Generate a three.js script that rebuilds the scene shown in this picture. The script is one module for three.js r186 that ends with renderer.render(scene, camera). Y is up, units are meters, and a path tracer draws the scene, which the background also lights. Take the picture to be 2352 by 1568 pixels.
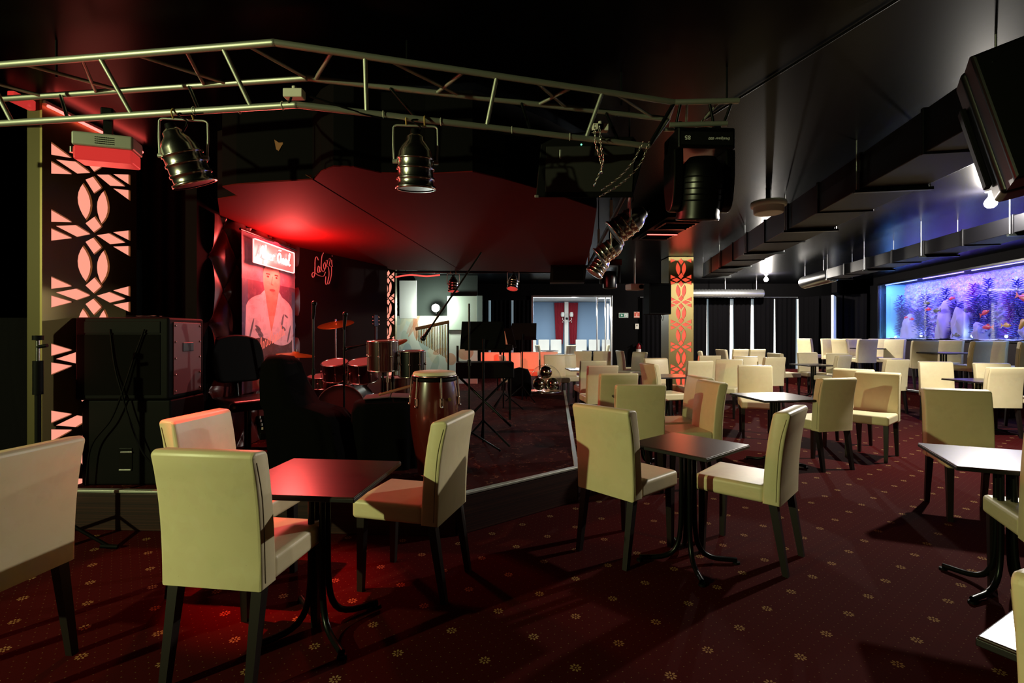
import * as THREE from 'three';
import { RoundedBoxGeometry } from 'three/addons/geometries/RoundedBoxGeometry.js';
import { mergeGeometries, toCreasedNormals } from 'three/addons/utils/BufferGeometryUtils.js';
import { RectAreaLightUniformsLib } from 'three/addons/lights/RectAreaLightUniformsLib.js';
import { ImprovedNoise } from 'three/addons/math/ImprovedNoise.js';

// ---------------------------------------------------------------- camera, exposure, lamps
const scene = new THREE.Scene();
scene.background = new THREE.Color(0x000000);
const renderer = new THREE.WebGLRenderer();
renderer.toneMapping = THREE.LinearToneMapping;
renderer.toneMappingExposure = 1.0;
renderer.shadowMap.enabled = true;
RectAreaLightUniformsLib.init();
const camera = new THREE.PerspectiveCamera(68.15, 1.5, 0.05, 60);
camera.position.set(0, 1.45, 0);
camera.setViewOffset(2352, 1568, 0, 19, 2352, 1568);

const CEIL = 3.12;
function pointLight(x, y, z, color, power, radius = 1) {
  const l = new THREE.PointLight(color, power); l.position.set(x, y, z);
  l.castShadow = true; l.shadow.radius = radius; scene.add(l); return l;
}
function spotLight(p, t, color, power, angle, pen = 0.5, radius = 1) {
  const l = new THREE.SpotLight(color, power, 0, angle, pen); l.position.set(...p); l.target.position.set(...t);
  l.castShadow = true; l.shadow.radius = radius; scene.add(l); scene.add(l.target); return l;
}
function areaLight(p, look, w, h, color, power) {
  const l = new THREE.RectAreaLight(color, power, w, h); l.position.set(...p); l.lookAt(...look); scene.add(l); return l;
}
const C = (r, g, b) => new THREE.Color().setRGB(r, g, b);
const LAMPS = [   // bare bulbs under the ceiling: x, z, power, colour, stem length, label
  [-5.3, 1.1, 62, C(0.92, 1, 0.47), 0.48, 'bare greenish white bulb on the ceiling beside the left seating'],
  [5.55, -5.85, 55, C(1, 0.93, 0.82), 0.14, 'glaring bare bulb just below the big hanging speaker'],
  [7.15, -14.2, 56, C(1, 0.92, 0.82), 0.14, 'glaring bare bulb under the ceiling near the black curtains'],
];

// ---------------------------------------------------------------- helpers
const V = (x, y, z) => new THREE.Vector3(x, y, z);
let seed = 7; const rnd = () => (seed = (seed * 16807) % 2147483647) / 2147483647;
const rr = (a, b) => a + (b - a) * rnd();
const used = new Map();
function uname(n) { const k = used.get(n) || 0; used.set(n, k + 1); return k ? n + '_' + String(k).padStart(3, '0') : n; }
function mesh(name, geo, mat, parent) {
  const m = new THREE.Mesh(Array.isArray(geo) ? merge(geo) : geo, mat); m.name = name; m.castShadow = m.receiveShadow = true;
  if (parent) parent.add(m); return m;
}
function strip(g) { const o = g.index ? g.toNonIndexed() : g; for (const k of Object.keys(o.attributes)) if (!['position', 'normal', 'uv'].includes(k)) o.deleteAttribute(k); if (!o.attributes.uv) o.setAttribute('uv', new THREE.BufferAttribute(new Float32Array(o.attributes.position.count * 2), 2)); o.morphAttributes = {}; return o; }
function merge(list) { return list.length === 1 ? list[0] : mergeGeometries(list.map(strip)); }
function thing(name, label, category, pos = [0, 0, 0], turn = 0, group) {
  const o = new THREE.Group(); o.name = uname(name); o.position.set(...pos); o.rotation.y = turn; scene.add(o);
  o.userData = { label, category }; if (group) o.userData.group = group; return o;
}
function single(name, geo, mat, label, category, group) {
  const m = mesh(uname(name), geo, mat, scene); m.userData = { label, category }; if (group) m.userData.group = group; return m;
}
function struct(name, geo, mat, label, parent) {
  const m = mesh(parent ? name : uname(name), geo, mat, parent || scene); if (!parent) m.userData = { kind: 'structure', label, category: name.split('_')[0] }; return m;
}
function bx(w, h, d, x = 0, y = 0, z = 0, r = 0, ry = 0, rx = 0, rz = 0) {
  const g = r > 0 ? new RoundedBoxGeometry(w, h, d, 2, Math.min(r, w / 2.01, h / 2.01, d / 2.01)) : new THREE.BoxGeometry(w, h, d);
  if (rx) g.rotateX(rx); if (rz) g.rotateZ(rz); if (ry) g.rotateY(ry); g.translate(x, y, z); return g;
}
function rod(a, b, r, r2 = r, seg = 10) {
  a = Array.isArray(a) ? V(...a) : a; b = Array.isArray(b) ? V(...b) : b; const l = a.distanceTo(b);
  const g = new THREE.CylinderGeometry(r2, r, l, seg); g.translate(0, l / 2, 0);
  g.applyQuaternion(new THREE.Quaternion().setFromUnitVectors(V(0, 1, 0), b.clone().sub(a).normalize())); g.translate(a.x, a.y, a.z); return g;
}
function tube(pts, r, n = 24, seg = 8, closed = false, tension = 0.5) {
  return new THREE.TubeGeometry(new THREE.CatmullRomCurve3(pts.map(p => Array.isArray(p) ? V(...p) : p), closed, 'catmullrom', tension), n, r, seg, closed);
}
function lathe(pts, seg = 28) { return new THREE.LatheGeometry(pts.map(p => new THREE.Vector2(p[0], p[1])), seg); }
function cyl(r1, r2, h, x, y, z, seg = 20) { const g = new THREE.CylinderGeometry(r1, r2, h, seg); g.translate(x, y, z); return g; }
function sph(r, x, y, z, seg = 16) { const g = new THREE.SphereGeometry(r, seg, Math.max(8, seg * 0.7 | 0)); g.translate(x, y, z); return g; }
function poly(pts) { const s = new THREE.Shape(); pts.forEach((p, i) => i ? s.lineTo(p[0], p[1]) : s.moveTo(p[0], p[1])); return s; }
function prism(pts, y0, y1) {  // pts are [x, z] on plan
  const g = new THREE.ExtrudeGeometry(poly(pts.map(p => [p[0], -p[1]])), { depth: y1 - y0, bevelEnabled: false }); g.rotateX(-Math.PI / 2); g.translate(0, y0, 0); return g;
}
function worldUV(g, s = 1, rot = 0) {
  g = g.index ? g.toNonIndexed() : g; g.computeVertexNormals(); const p = g.attributes.position, n = g.attributes.normal, u = new Float32Array(p.count * 2), c = Math.cos(rot), q = Math.sin(rot);
  for (let i = 0; i < p.count; i++) {
    const ax = Math.abs(n.getX(i)), ay = Math.abs(n.getY(i)), az = Math.abs(n.getZ(i)); let a, b;
    if (ay >= ax && ay >= az) { a = p.getX(i); b = p.getZ(i); } else if (ax >= az) { a = p.getZ(i); b = p.getY(i); } else { a = p.getX(i); b = p.getY(i); }
    u[i * 2] = (a * c - b * q) * s; u[i * 2 + 1] = (a * q + b * c) * s;
  }
  g.setAttribute('uv', new THREE.BufferAttribute(u, 2)); return g;
}
function canvasTex(w, h, draw, srgb = true, wrap = true) {
  const c = document.createElement('canvas'); c.width = w; c.height = h; draw(c.getContext('2d'), w, h);
  const t = new THREE.CanvasTexture(c); if (srgb) t.colorSpace = THREE.SRGBColorSpace; if (wrap) t.wrapS = t.wrapT = THREE.RepeatWrapping; t.anisotropy = 8; return t;
}
const noise = new ImprovedNoise();
const std = (o) => 'specularIntensity' in o ? new THREE.MeshPhysicalMaterial(o) : new THREE.MeshStandardMaterial(o);
const matte = (o) => std({ specularIntensity: 0.12, ...o });   // cloth, pile and flat paint

// ---------------------------------------------------------------- materials
const carpetTex = canvasTex(1024, 1024, (g, w) => {
  g.fillStyle = '#370706'; g.fillRect(0, 0, w, w);
  for (let i = 0; i < 9000; i++) { g.fillStyle = rnd() < 0.5 ? 'rgba(80,14,11,0.35)' : 'rgba(28,5,8,0.35)'; g.fillRect(rnd() * w, rnd() * w, 3, 3); }
  const cell = w / 2, n = 6;
  for (let a = 0; a < 2; a++) for (let b = 0; b < 2; b++) {
    const ox = a * cell, oy = b * cell;
    for (let i = 0; i < n; i++) for (let j = 0; j < n; j++) {
      if ((i === 3 && j === 3)) continue;
      g.fillStyle = '#5e452e'; g.beginPath(); g.arc(ox + (i + 0) * cell / n + 6, oy + j * cell / n + 6, 5.2, 0, 7); g.fill();
    }
    const fx = ox + cell / 2 + 6, fy = oy + cell / 2 + 6;
    g.fillStyle = '#8a6a44';
    for (let k = 0; k < 8; k++) {
      g.save(); g.translate(fx, fy); g.rotate(k * Math.PI / 4 + a * 0.3); g.beginPath(); g.ellipse(33, 0, 15, 8.5, 0, 0, 7); g.fill(); g.restore();
    }
    g.beginPath(); g.arc(fx, fy, 8, 0, 7); g.fill();
  }
});
const stageTex = canvasTex(1024, 1024, (g, w) => {
  g.fillStyle = '#300706'; g.fillRect(0, 0, w, w);
  for (let i = 0; i < 8000; i++) { g.fillStyle = rnd() < 0.5 ? 'rgba(90,26,24,0.3)' : 'rgba(24,4,6,0.35)'; g.fillRect(rnd() * w, rnd() * w, 3, 3); }
  g.lineCap = 'round';
  for (let i = 0; i < 90; i++) {
    g.strokeStyle = rnd() < 0.6 ? '#6f4634' : '#521f19'; g.lineWidth = rr(4, 8); const x = rnd() * w, y = rnd() * w, r = rr(14, 34), a = rnd() * 7;
    g.beginPath(); g.arc(x, y, r, a, a + rr(1.6, 3.6)); g.stroke(); g.beginPath(); g.arc(x + r, y, r * 0.5, a + 2, a + 4.5); g.stroke();
  }
});
const woodTex = canvasTex(1024, 1024, (g, w) => {
  g.fillStyle = '#2b1714'; g.fillRect(0, 0, w, w);
  for (let i = 0; i < 900; i++) {
    const y = rnd() * w; g.strokeStyle = rnd() < 0.5 ? `rgba(80,46,36,${rr(0.08, 0.35)})` : `rgba(14,6,6,${rr(0.1, 0.4)})`; g.lineWidth = rr(0.8, 3.2);
    g.beginPath(); g.moveTo(0, y); for (let x = 0; x <= w; x += 64) g.lineTo(x, y + Math.sin(x / w * 6.283 + i) * 5); g.stroke();
  }
});
const leatherBump = canvasTex(512, 512, (g, w) => {
  g.fillStyle = '#888'; g.fillRect(0, 0, w, w);
  for (let i = 0; i < 7000; i++) { const v = 110 + rnd() * 70 | 0; g.fillStyle = `rgba(${v},${v},${v},0.5)`; g.beginPath(); g.arc(rnd() * w, rnd() * w, rr(1, 3.4), 0, 7); g.fill(); }
}, false);
const brushTex = canvasTex(512, 512, (g, w) => {
  g.fillStyle = '#777'; g.fillRect(0, 0, w, w);
  for (let i = 0; i < 1500; i++) { const v = 80 + rnd() * 90 | 0; g.fillStyle = `rgba(${v},${v},${v},0.4)`; g.fillRect(0, rnd() * w, w, rr(0.5, 2)); }
}, false);
const creamTex = canvasTex(512, 512, (g, w) => {
  g.fillStyle = '#ddd0a6'; g.fillRect(0, 0, w, w);
  for (let i = 0; i < 260; i++) { g.fillStyle = `rgba(${rnd() < 0.5 ? '190,172,128' : '240,232,206'},${rr(0.02, 0.06)})`; g.beginPath(); g.ellipse(rnd() * w, rnd() * w, rr(8, 50), rr(5, 26), rnd() * 3, 0, 7); g.fill(); }
  for (let i = 0; i < 60; i++) { g.fillStyle = `rgba(120,96,60,${rr(0.05, 0.18)})`; g.fillRect(rnd() * w, rnd() * w, rr(1, 3), rr(1, 3)); }
});
const M = {
  carpet: matte({ map: carpetTex, roughness: 0.95 }),
  stageCarpet: matte({ map: stageTex, roughness: 0.9 }),
  cream: std({ map: creamTex, roughness: 0.42, bumpMap: leatherBump, bumpScale: 0.0006 }),
  creamSeam: std({ color: 0x8d8462, roughness: 0.7 }),
  legWood: std({ color: 0x140c08, roughness: 0.45 }),
  table: std({ map: woodTex, roughness: 0.28 }),
  tableEdge: std({ color: 0x0b0807, roughness: 0.5 }),
  steelDark: std({ color: 0x1a1d1c, roughness: 0.3, metalness: 0.7 }),
  chrome: std({ color: 0xe4e2dc, roughness: 0.2, metalness: 1 }),
  alu: std({ color: 0xb4b8ae, roughness: 0.48, metalness: 0.75 }),
  black: std({ color: 0x040404, specularIntensity: 0.2, roughness: 0.65 }),
  blackGloss: std({ color: 0x050505, roughness: 0.32 }),
  blackCloth: matte({ color: 0x060607, roughness: 0.95 }),
  blackWall: matte({ color: 0x0a090a, roughness: 0.85 }),
  ceiling: std({ color: 0x060608, specularIntensity: 0.075, roughness: 0.27 }),
  duct: std({ specularIntensity: 0.4, color: 0x08080b, roughness: 0.45, metalness: 0.3 }),
  silver: std({ color: 0xb9bbbb, roughness: 0.3, metalness: 0.9 }),
  wine: matte({ color: 0x5a0f10, roughness: 0.75 }),
  board: std({ color: 0x2e1917, roughness: 0.55, map: null }),
  brass: std({ color: 0x84764a, roughness: 0.42, metalness: 0.8, roughnessMap: null, bumpMap: brushTex, bumpScale: 0.0004 }),
  redLeather: std({ color: 0x4a1512, roughness: 0.36 }),
  white: std({ color: 0xdcd8cc, roughness: 0.6 }),
  whiteWall: std({ color: 0xd8dcd6, roughness: 0.8 }),
  blueWall: std({ color: 0x7d95ad, roughness: 0.8 }),
  redLacquer: new THREE.MeshPhysicalMaterial({ color: 0x4a1008, roughness: 0.3, clearcoat: 0.9, clearcoatRoughness: 0.08 }),
  skin: std({ color: 0xd9cfae, roughness: 0.6 }),
  glass: new THREE.MeshPhysicalMaterial({ color: 0xffffff, roughness: 0.02, transmission: 1, thickness: 0, ior: 1.45 }),
  paneRed: std({ color: 0x8a4a40, roughness: 0.5, emissive: C(1, 0.36, 0.25), emissiveIntensity: 1.0 }),
  paneOrange: std({ color: 0x6a2412, roughness: 0.5, emissive: C(1, 0.1, 0.045), emissiveIntensity: 0.85 }),
  led: std({ color: 0x551010, emissive: C(1, 0.12, 0.1), emissiveIntensity: 4 }),
  neonWhite: std({ color: 0xffffff, emissive: C(1, 0.72, 0.7), emissiveIntensity: 5 }),
  bulb: std({ color: 0xffffff, emissive: C(1, 0.97, 0.9), emissiveIntensity: 22 }),
  redGel: std({ color: 0x881010, roughness: 0.2, emissive: C(1, 0.06, 0.05), emissiveIntensity: 0.5 }),
  sky: std({ color: 0xffffff, roughness: 0.9, emissive: C(0.5, 0.74, 0.86), emissiveIntensity: 0.24 }),
  redCurtain: std({ color: 0x8c1626, roughness: 0.85 }),
};

// ---------------------------------------------------------------- the room shell
struct('floor', worldUV(bx(26, 0.2, 32, 2.5, -0.1, -10), 1 / 0.566, 0.66), M.carpet, 'dark red carpet with small beige dots and flower motifs');
struct('ceiling', bx(26, 0.2, 22.5, 2.5, CEIL + 0.1, -6.2), M.ceiling, 'black painted ceiling over the club room');
struct('wall_left', bx(0.2, 3.3, 24, -7.6, 1.6, -7), M.blackWall, 'black wall on the left of the room');
struct('wall_behind', bx(20, 3.3, 0.2, 1.5, 1.6, 4.6), M.blackWall, 'black wall behind the viewer');
struct('wall_stage_side', bx(4.3, CEIL, 0.16, -5.59, CEIL / 2, -3.66), M.blackWall, 'black wall to the left of the patterned pillar');
{ // aquarium wall, built in its own frame: x runs along the wall towards the viewer, z towards the room
  const w = new THREE.Group(); w.name = 'wall_right'; w.position.set(10.9, 0, -15.0); w.rotation.y = -1.749; w.userData = { kind: 'structure', label: 'black wall around the long aquarium', category: 'wall' }; scene.add(w);
  mesh('lower_wall', bx(20.4, 1.27, 0.2, 9.9, 0.635, -0.1), std({ color: 0x1d0b10, roughness: 0.8 }), w);
  mesh('upper_wall', bx(20.4, CEIL - 2.9, 0.2, 9.9, (CEIL + 2.9) / 2, -0.1), M.blackWall, w);
  mesh('end_wall', bx(0.5, 1.63, 0.2, -0.25, 2.085, -0.1), M.blackWall, w);
  mesh('near_wall', bx(13.0, 1.63, 0.2, 13.6, 2.085, -0.1), M.blackWall, w);
}
// far wall with the opening into the bright side room
const farWall = new THREE.Group(); farWall.name = 'wall_far'; farWall.userData = { kind: 'structure', label: 'black wall at the far end of the room', category: 'wall' }; scene.add(farWall);
mesh('wall_panel', bx(8.15, CEIL, 0.2, -3.42, CEIL / 2, -17.1), M.blackWall, farWall);
mesh('wall_panel', bx(1.65, CEIL, 0.2, 4.2, CEIL / 2, -17.1), M.blackWall, farWall);
mesh('wall_panel', bx(2.72, CEIL - 2.72, 0.2, 2.01, (CEIL + 2.72) / 2, -17.1), M.blackWall, farWall);
mesh('wall_panel', bx(6.0, CEIL - 2.62, 0.2, 8.0, (CEIL + 2.62) / 2, -17.1), M.blackWall, farWall);
mesh('wall_panel', bx(2.4, CEIL - 2.68, 0.14, 10.45, (CEIL + 2.68) / 2, -16.2, 0, 0.93), M.blackWall, farWall);
struct('window_1', bx(5.0, 2.6, 0.06, 7.5, 1.31, -17.12), M.sky, 'pale daylight window behind the black curtains, left part');
struct('window_2', bx(2.35, 2.6, 0.06, 10.42, 1.31, -16.25, 0, 0.93), M.sky, 'pale daylight window behind the black curtains, right part');
struct('window_3', bx(1.9, 2.5, 0.06, -0.35, 1.3, -16.97), M.sky, 'pale daylight window behind the curtains beyond the stage');

// the bright side room behind the opening
{
  const r = new THREE.Group(); r.name = 'wall_side_room'; r.userData = { kind: 'structure', label: 'bright blue-grey side room behind the opening', category: 'wall' }; scene.add(r);
  mesh('back_wall', bx(9, 3, 0.2, 2.4, 1.4, -23.6), M.blueWall, r);
  mesh('side_wall', bx(0.2, 3, 6.6, -1.6, 1.4, -20.4), M.blueWall, r);
  mesh('side_wall', bx(0.2, 3, 6.6, 6.4, 1.4, -20.4), M.blueWall, r);
  mesh('white_ceiling', bx(8.2, 0.12, 6.6, 2.4, 2.98, -20.5), M.whiteWall, r);
  mesh('rear_wall', bx(0.2, 3.2, 0.3, 0.58, 1.5, -17.25), M.blackWall, r);
  areaLight([1.2, 2.88, -20.2], [1.2, 0, -20.2], 2.4, 0.5, C(0.86, 0.95, 1), 46);
  areaLight([4.4, 2.88, -20.8], [4.4, 0, -20.8], 1.6, 0.5, C(0.86, 0.95, 1), 38);
  for (const [x, z, w, n] of [[1.2, -20.2, 2.4, 'left'], [4.4, -20.8, 1.6, 'right']]) {
    const t = thing('ceiling_panel_light', `white light panel on the side room ceiling, ${n} one`, 'ceiling light', [x, 2.9, z]);
    mesh('frame', bx(w + 0.06, 0.025, 0.56, 0, 0.005, 0, 0.008), M.white, t);
    mesh('diffuser', bx(w, 0.01, 0.5, 0, -0.012, 0), std({ color: 0xffffff, emissive: C(0.9, 0.96, 1), emissiveIntensity: 1.5 }), t);
  }
  pointLight(2.4, 2.3, -19.5, C(0.85, 0.94, 1), 9, 3);
}
// door frame with glass leaf
{
  const d = new THREE.Group(); d.name = 'door_1'; d.userData = { kind: 'structure', label: 'glass door and steel frame of the bright side room', category: 'door' }; scene.add(d);
  mesh('frame', [bx(0.06, 2.72, 0.16, 0.68, 1.36, -17.0, 0.01), bx(0.06, 2.72, 0.16, 3.34, 1.36, -17.0, 0.01), bx(2.7, 0.06, 0.16, 2.01, 2.69, -17.0, 0.01)], M.silver, d);
  mesh('mullion', bx(0.04, 2.66, 0.06, 2.86, 1.33, -16.98, 0.008), M.silver, d);
  mesh('mullion', bx(0.04, 2.66, 0.06, 3.14, 1.33, -16.98, 0.008), M.silver, d);
  mesh('pane', bx(0.24, 2.6, 0.012, 3.0, 1.32, -16.98), M.glass, d);
  mesh('pane', bx(0.16, 2.6, 0.012, 3.24, 1.32, -16.98), M.glass, d);
}
// pale partition with painted decoration beyond the stage
{
  const p = new THREE.Group(); p.name = 'wall_partition'; p.userData = { kind: 'structure', label: 'pale partition with faded painted figures beyond the stage', category: 'wall' }; scene.add(p);
  const mural = canvasTex(1024, 512, (g, w, h) => {
    g.fillStyle = '#cfd8c8'; g.fillRect(0, 0, w, h);
    const cs = ['#7fa08a', '#c0683c', '#9fb7a4', '#b9c9ae', '#6f8c86', '#d8d0a8', '#8aa6b2'];
    for (let i = 0; i < 70; i++) { g.fillStyle = cs[rnd() * cs.length | 0]; g.globalAlpha = rr(0.2, 0.6); g.beginPath(); g.ellipse(rnd() * w, rnd() * h, rr(10, 60), rr(20, 120), rr(-0.5, 0.5), 0, 7); g.fill(); }
    g.globalAlpha = 1;
  }, true, false);
  mesh('lower_wall', bx(3.9, 1.95, 0.12, -2.95, 0.975, -14.6), std({ map: mural, roughness: 0.8 }), p);
  mesh('upper_wall', bx(3.9, CEIL - 1.95, 0.1, -2.95, (CEIL + 1.95) / 2, -14.66), std({ color: 0x2b352f, roughness: 0.8 }), p);
  mesh('white_board', bx(0.5, 1.1, 0.05, -3.0, 2.42, -14.56, 0.01), M.whiteWall, p);
  mesh('pale_panel', bx(0.86, 0.98, 0.05, -1.43, 2.03, -14.5, 0.01), std({ color: 0xb9cbb8, roughness: 0.7 }), p);
  mesh('panel_edge', bx(0.16, 1.0, 0.06, -0.93, 2.03, -14.5, 0.01), std({ color: 0x7d938a, roughness: 0.7 }), p);
}
struct('trim_1', rod([1.95, CEIL - 0.012, -2.4], [1.5, CEIL - 0.012, -3.9], 0.008), M.duct, 'thin conduit on the black ceiling');

// raised platform along the aquarium
{
  const g = new THREE.Group(); g.name = 'floor_platform'; g.userData = { kind: 'structure', label: 'raised carpeted platform along the aquarium wall', category: 'floor' }; scene.add(g);
  mesh('deck', worldUV(prism([[7.95, -16.0], [7.95, -8.6], [9.72, -8.6], [10.85, -15.1], [10.2, -16.0]], 0, 0.32), 1 / 0.566, 0.66), M.carpet, g);
  mesh('edge_strip', bx(0.03, 0.04, 7.4, 7.945, 0.31, -12.3, 0.005), M.silver, g);
}

// ---------------------------------------------------------------- stage platform
const stageEdge = [[-3.33, -3.74], [-0.4, -3.62], [0.56, -4.37], [1.06, -10.2]];
{
  const g = new THREE.Group(); g.name = 'floor_stage'; g.userData = { kind: 'structure', label: 'low carpeted stage with wood front and metal edge strip', category: 'floor' }; scene.add(g);
  mesh('deck', worldUV(prism([...stageEdge, [-2.95, -10.2], [-2.6, -8.4], [-3.33, -6.4]], 0.03, 0.29), 1 / 0.9, 0.3), M.stageCarpet, g);
  const board = std({ map: canvasTex(512, 512, (c, w) => { c.fillStyle = '#2a1512'; c.fillRect(0, 0, w, w); for (let i = 0; i < 500; i++) { c.fillStyle = rnd() < 0.5 ? 'rgba(70,36,26,0.25)' : 'rgba(10,4,4,0.3)'; c.fillRect(0, rnd() * w, w, rr(1, 3)); } }), roughness: 0.45 });
  for (let i = 0; i < 3; i++) {
    const [x0, z0] = stageEdge[i], [x1, z1] = stageEdge[i + 1], L = Math.hypot(x1 - x0, z1 - z0), ry = Math.atan2(-(z1 - z0), x1 - x0), n = Math.round(L / 1.2);
    for (let k = 0; k < n; k++) {
      const t = (k + 0.5) / n; mesh('front_board', worldUV(bx(L / n - 0.006, 0.27, 0.03, 0, 0, 0, 0.003), 1.2).rotateY(ry).translate(x0 + (x1 - x0) * t, 0.137, z0 + (z1 - z0) * t), board, g);
    }
    mesh('edge_strip', bx(L + 0.02, 0.022, 0.045, 0, 0, 0, 0.006, ry).translate((x0 + x1) / 2, 0.288, (z0 + z1) / 2), M.alu, g);
  }
}

// ---------------------------------------------------------------- chairs
function chairProto() {
  const t = new THREE.Group();
  const s = new THREE.Shape(); s.moveTo(-0.038, 0.425); s.bezierCurveTo(-0.04, 0.6, -0.05, 0.78, -0.094, 0.955); s.quadraticCurveTo(-0.096, 0.968, -0.082, 0.97);
  s.lineTo(-0.034, 0.965); s.quadraticCurveTo(-0.022, 0.962, -0.02, 0.95); s.bezierCurveTo(0.012, 0.8, 0.03, 0.65, 0.036, 0.425); s.closePath();
  const W = 0.425; let bg = new THREE.ExtrudeGeometry(s, { depth: W, bevelEnabled: true, bevelThickness: 0.014, bevelSize: 0.012, bevelSegments: 3, curveSegments: 8 });
  bg.rotateY(-Math.PI / 2); bg.translate(W / 2, 0, 0); bg = worldUV(bg, 1.4); bg = toCreasedNormals(bg, 0.7);
  mesh('backrest', bg, M.cream, t);
  const sg = new RoundedBoxGeometry(0.445, 0.105, 0.43, 4, 0.024); { const p = sg.attributes.position; for (let i = 0; i < p.count; i++) if (p.getY(i) > 0.03) { const u = p.getX(i) / 0.22, v = p.getZ(i) / 0.215; p.setY(i, p.getY(i) + 0.014 * Math.max(0, (1 - u * u) * (1 - v * v))); } sg.computeVertexNormals(); }
  sg.translate(0, 0.4675, 0.255);
  mesh('seat', sg, M.cream, t);
  for (const sx of [-1, 1]) mesh('seam', tube([[sx * 0.2275, 0.44, -0.03], [sx * 0.2275, 0.62, -0.037], [sx * 0.2275, 0.8, -0.052], [sx * 0.2275, 0.94, -0.086]], 0.0022, 10, 5), M.creamSeam, t);
  for (const sx of [-1, 1]) {
    const leg = (z0, z1) => { const g = new THREE.CylinderGeometry(0.033, 0.023, 0.43, 4); g.rotateY(Math.PI / 4); const p = g.attributes.position; for (let i = 0; i < p.count; i++) { const k = (p.getY(i) + 0.215) / 0.43; p.setZ(i, p.getZ(i) + z1 + (z0 - z1) * k); p.setX(i, p.getX(i) + sx * 0.188); p.setY(i, p.getY(i) + 0.215); } const q = g.toNonIndexed(); q.computeVertexNormals(); return q; };
    mesh('leg', leg(0.42, 0.43), M.legWood, t); mesh('leg', leg(-0.005, -0.075), M.legWood, t);
  }
  return t;
}
const chair0 = chairProto();
function chair(x, d, fx, fd, label, group, base = 0) {
  const l = Math.hypot(fx, fd); fx /= l; fd /= l;
  const c = chair0.clone(); c.name = uname('dining_chair'); scene.add(c); c.position.set(x + fx * 0.06, base, -(d + fd * 0.06)); c.rotation.y = Math.atan2(fx, -fd);
  c.userData = { label, category: 'chair', group }; return c;
}
const G1 = 'cream leather chairs on the main floor', G2 = 'cream leather chairs on the raised platform';
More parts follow.
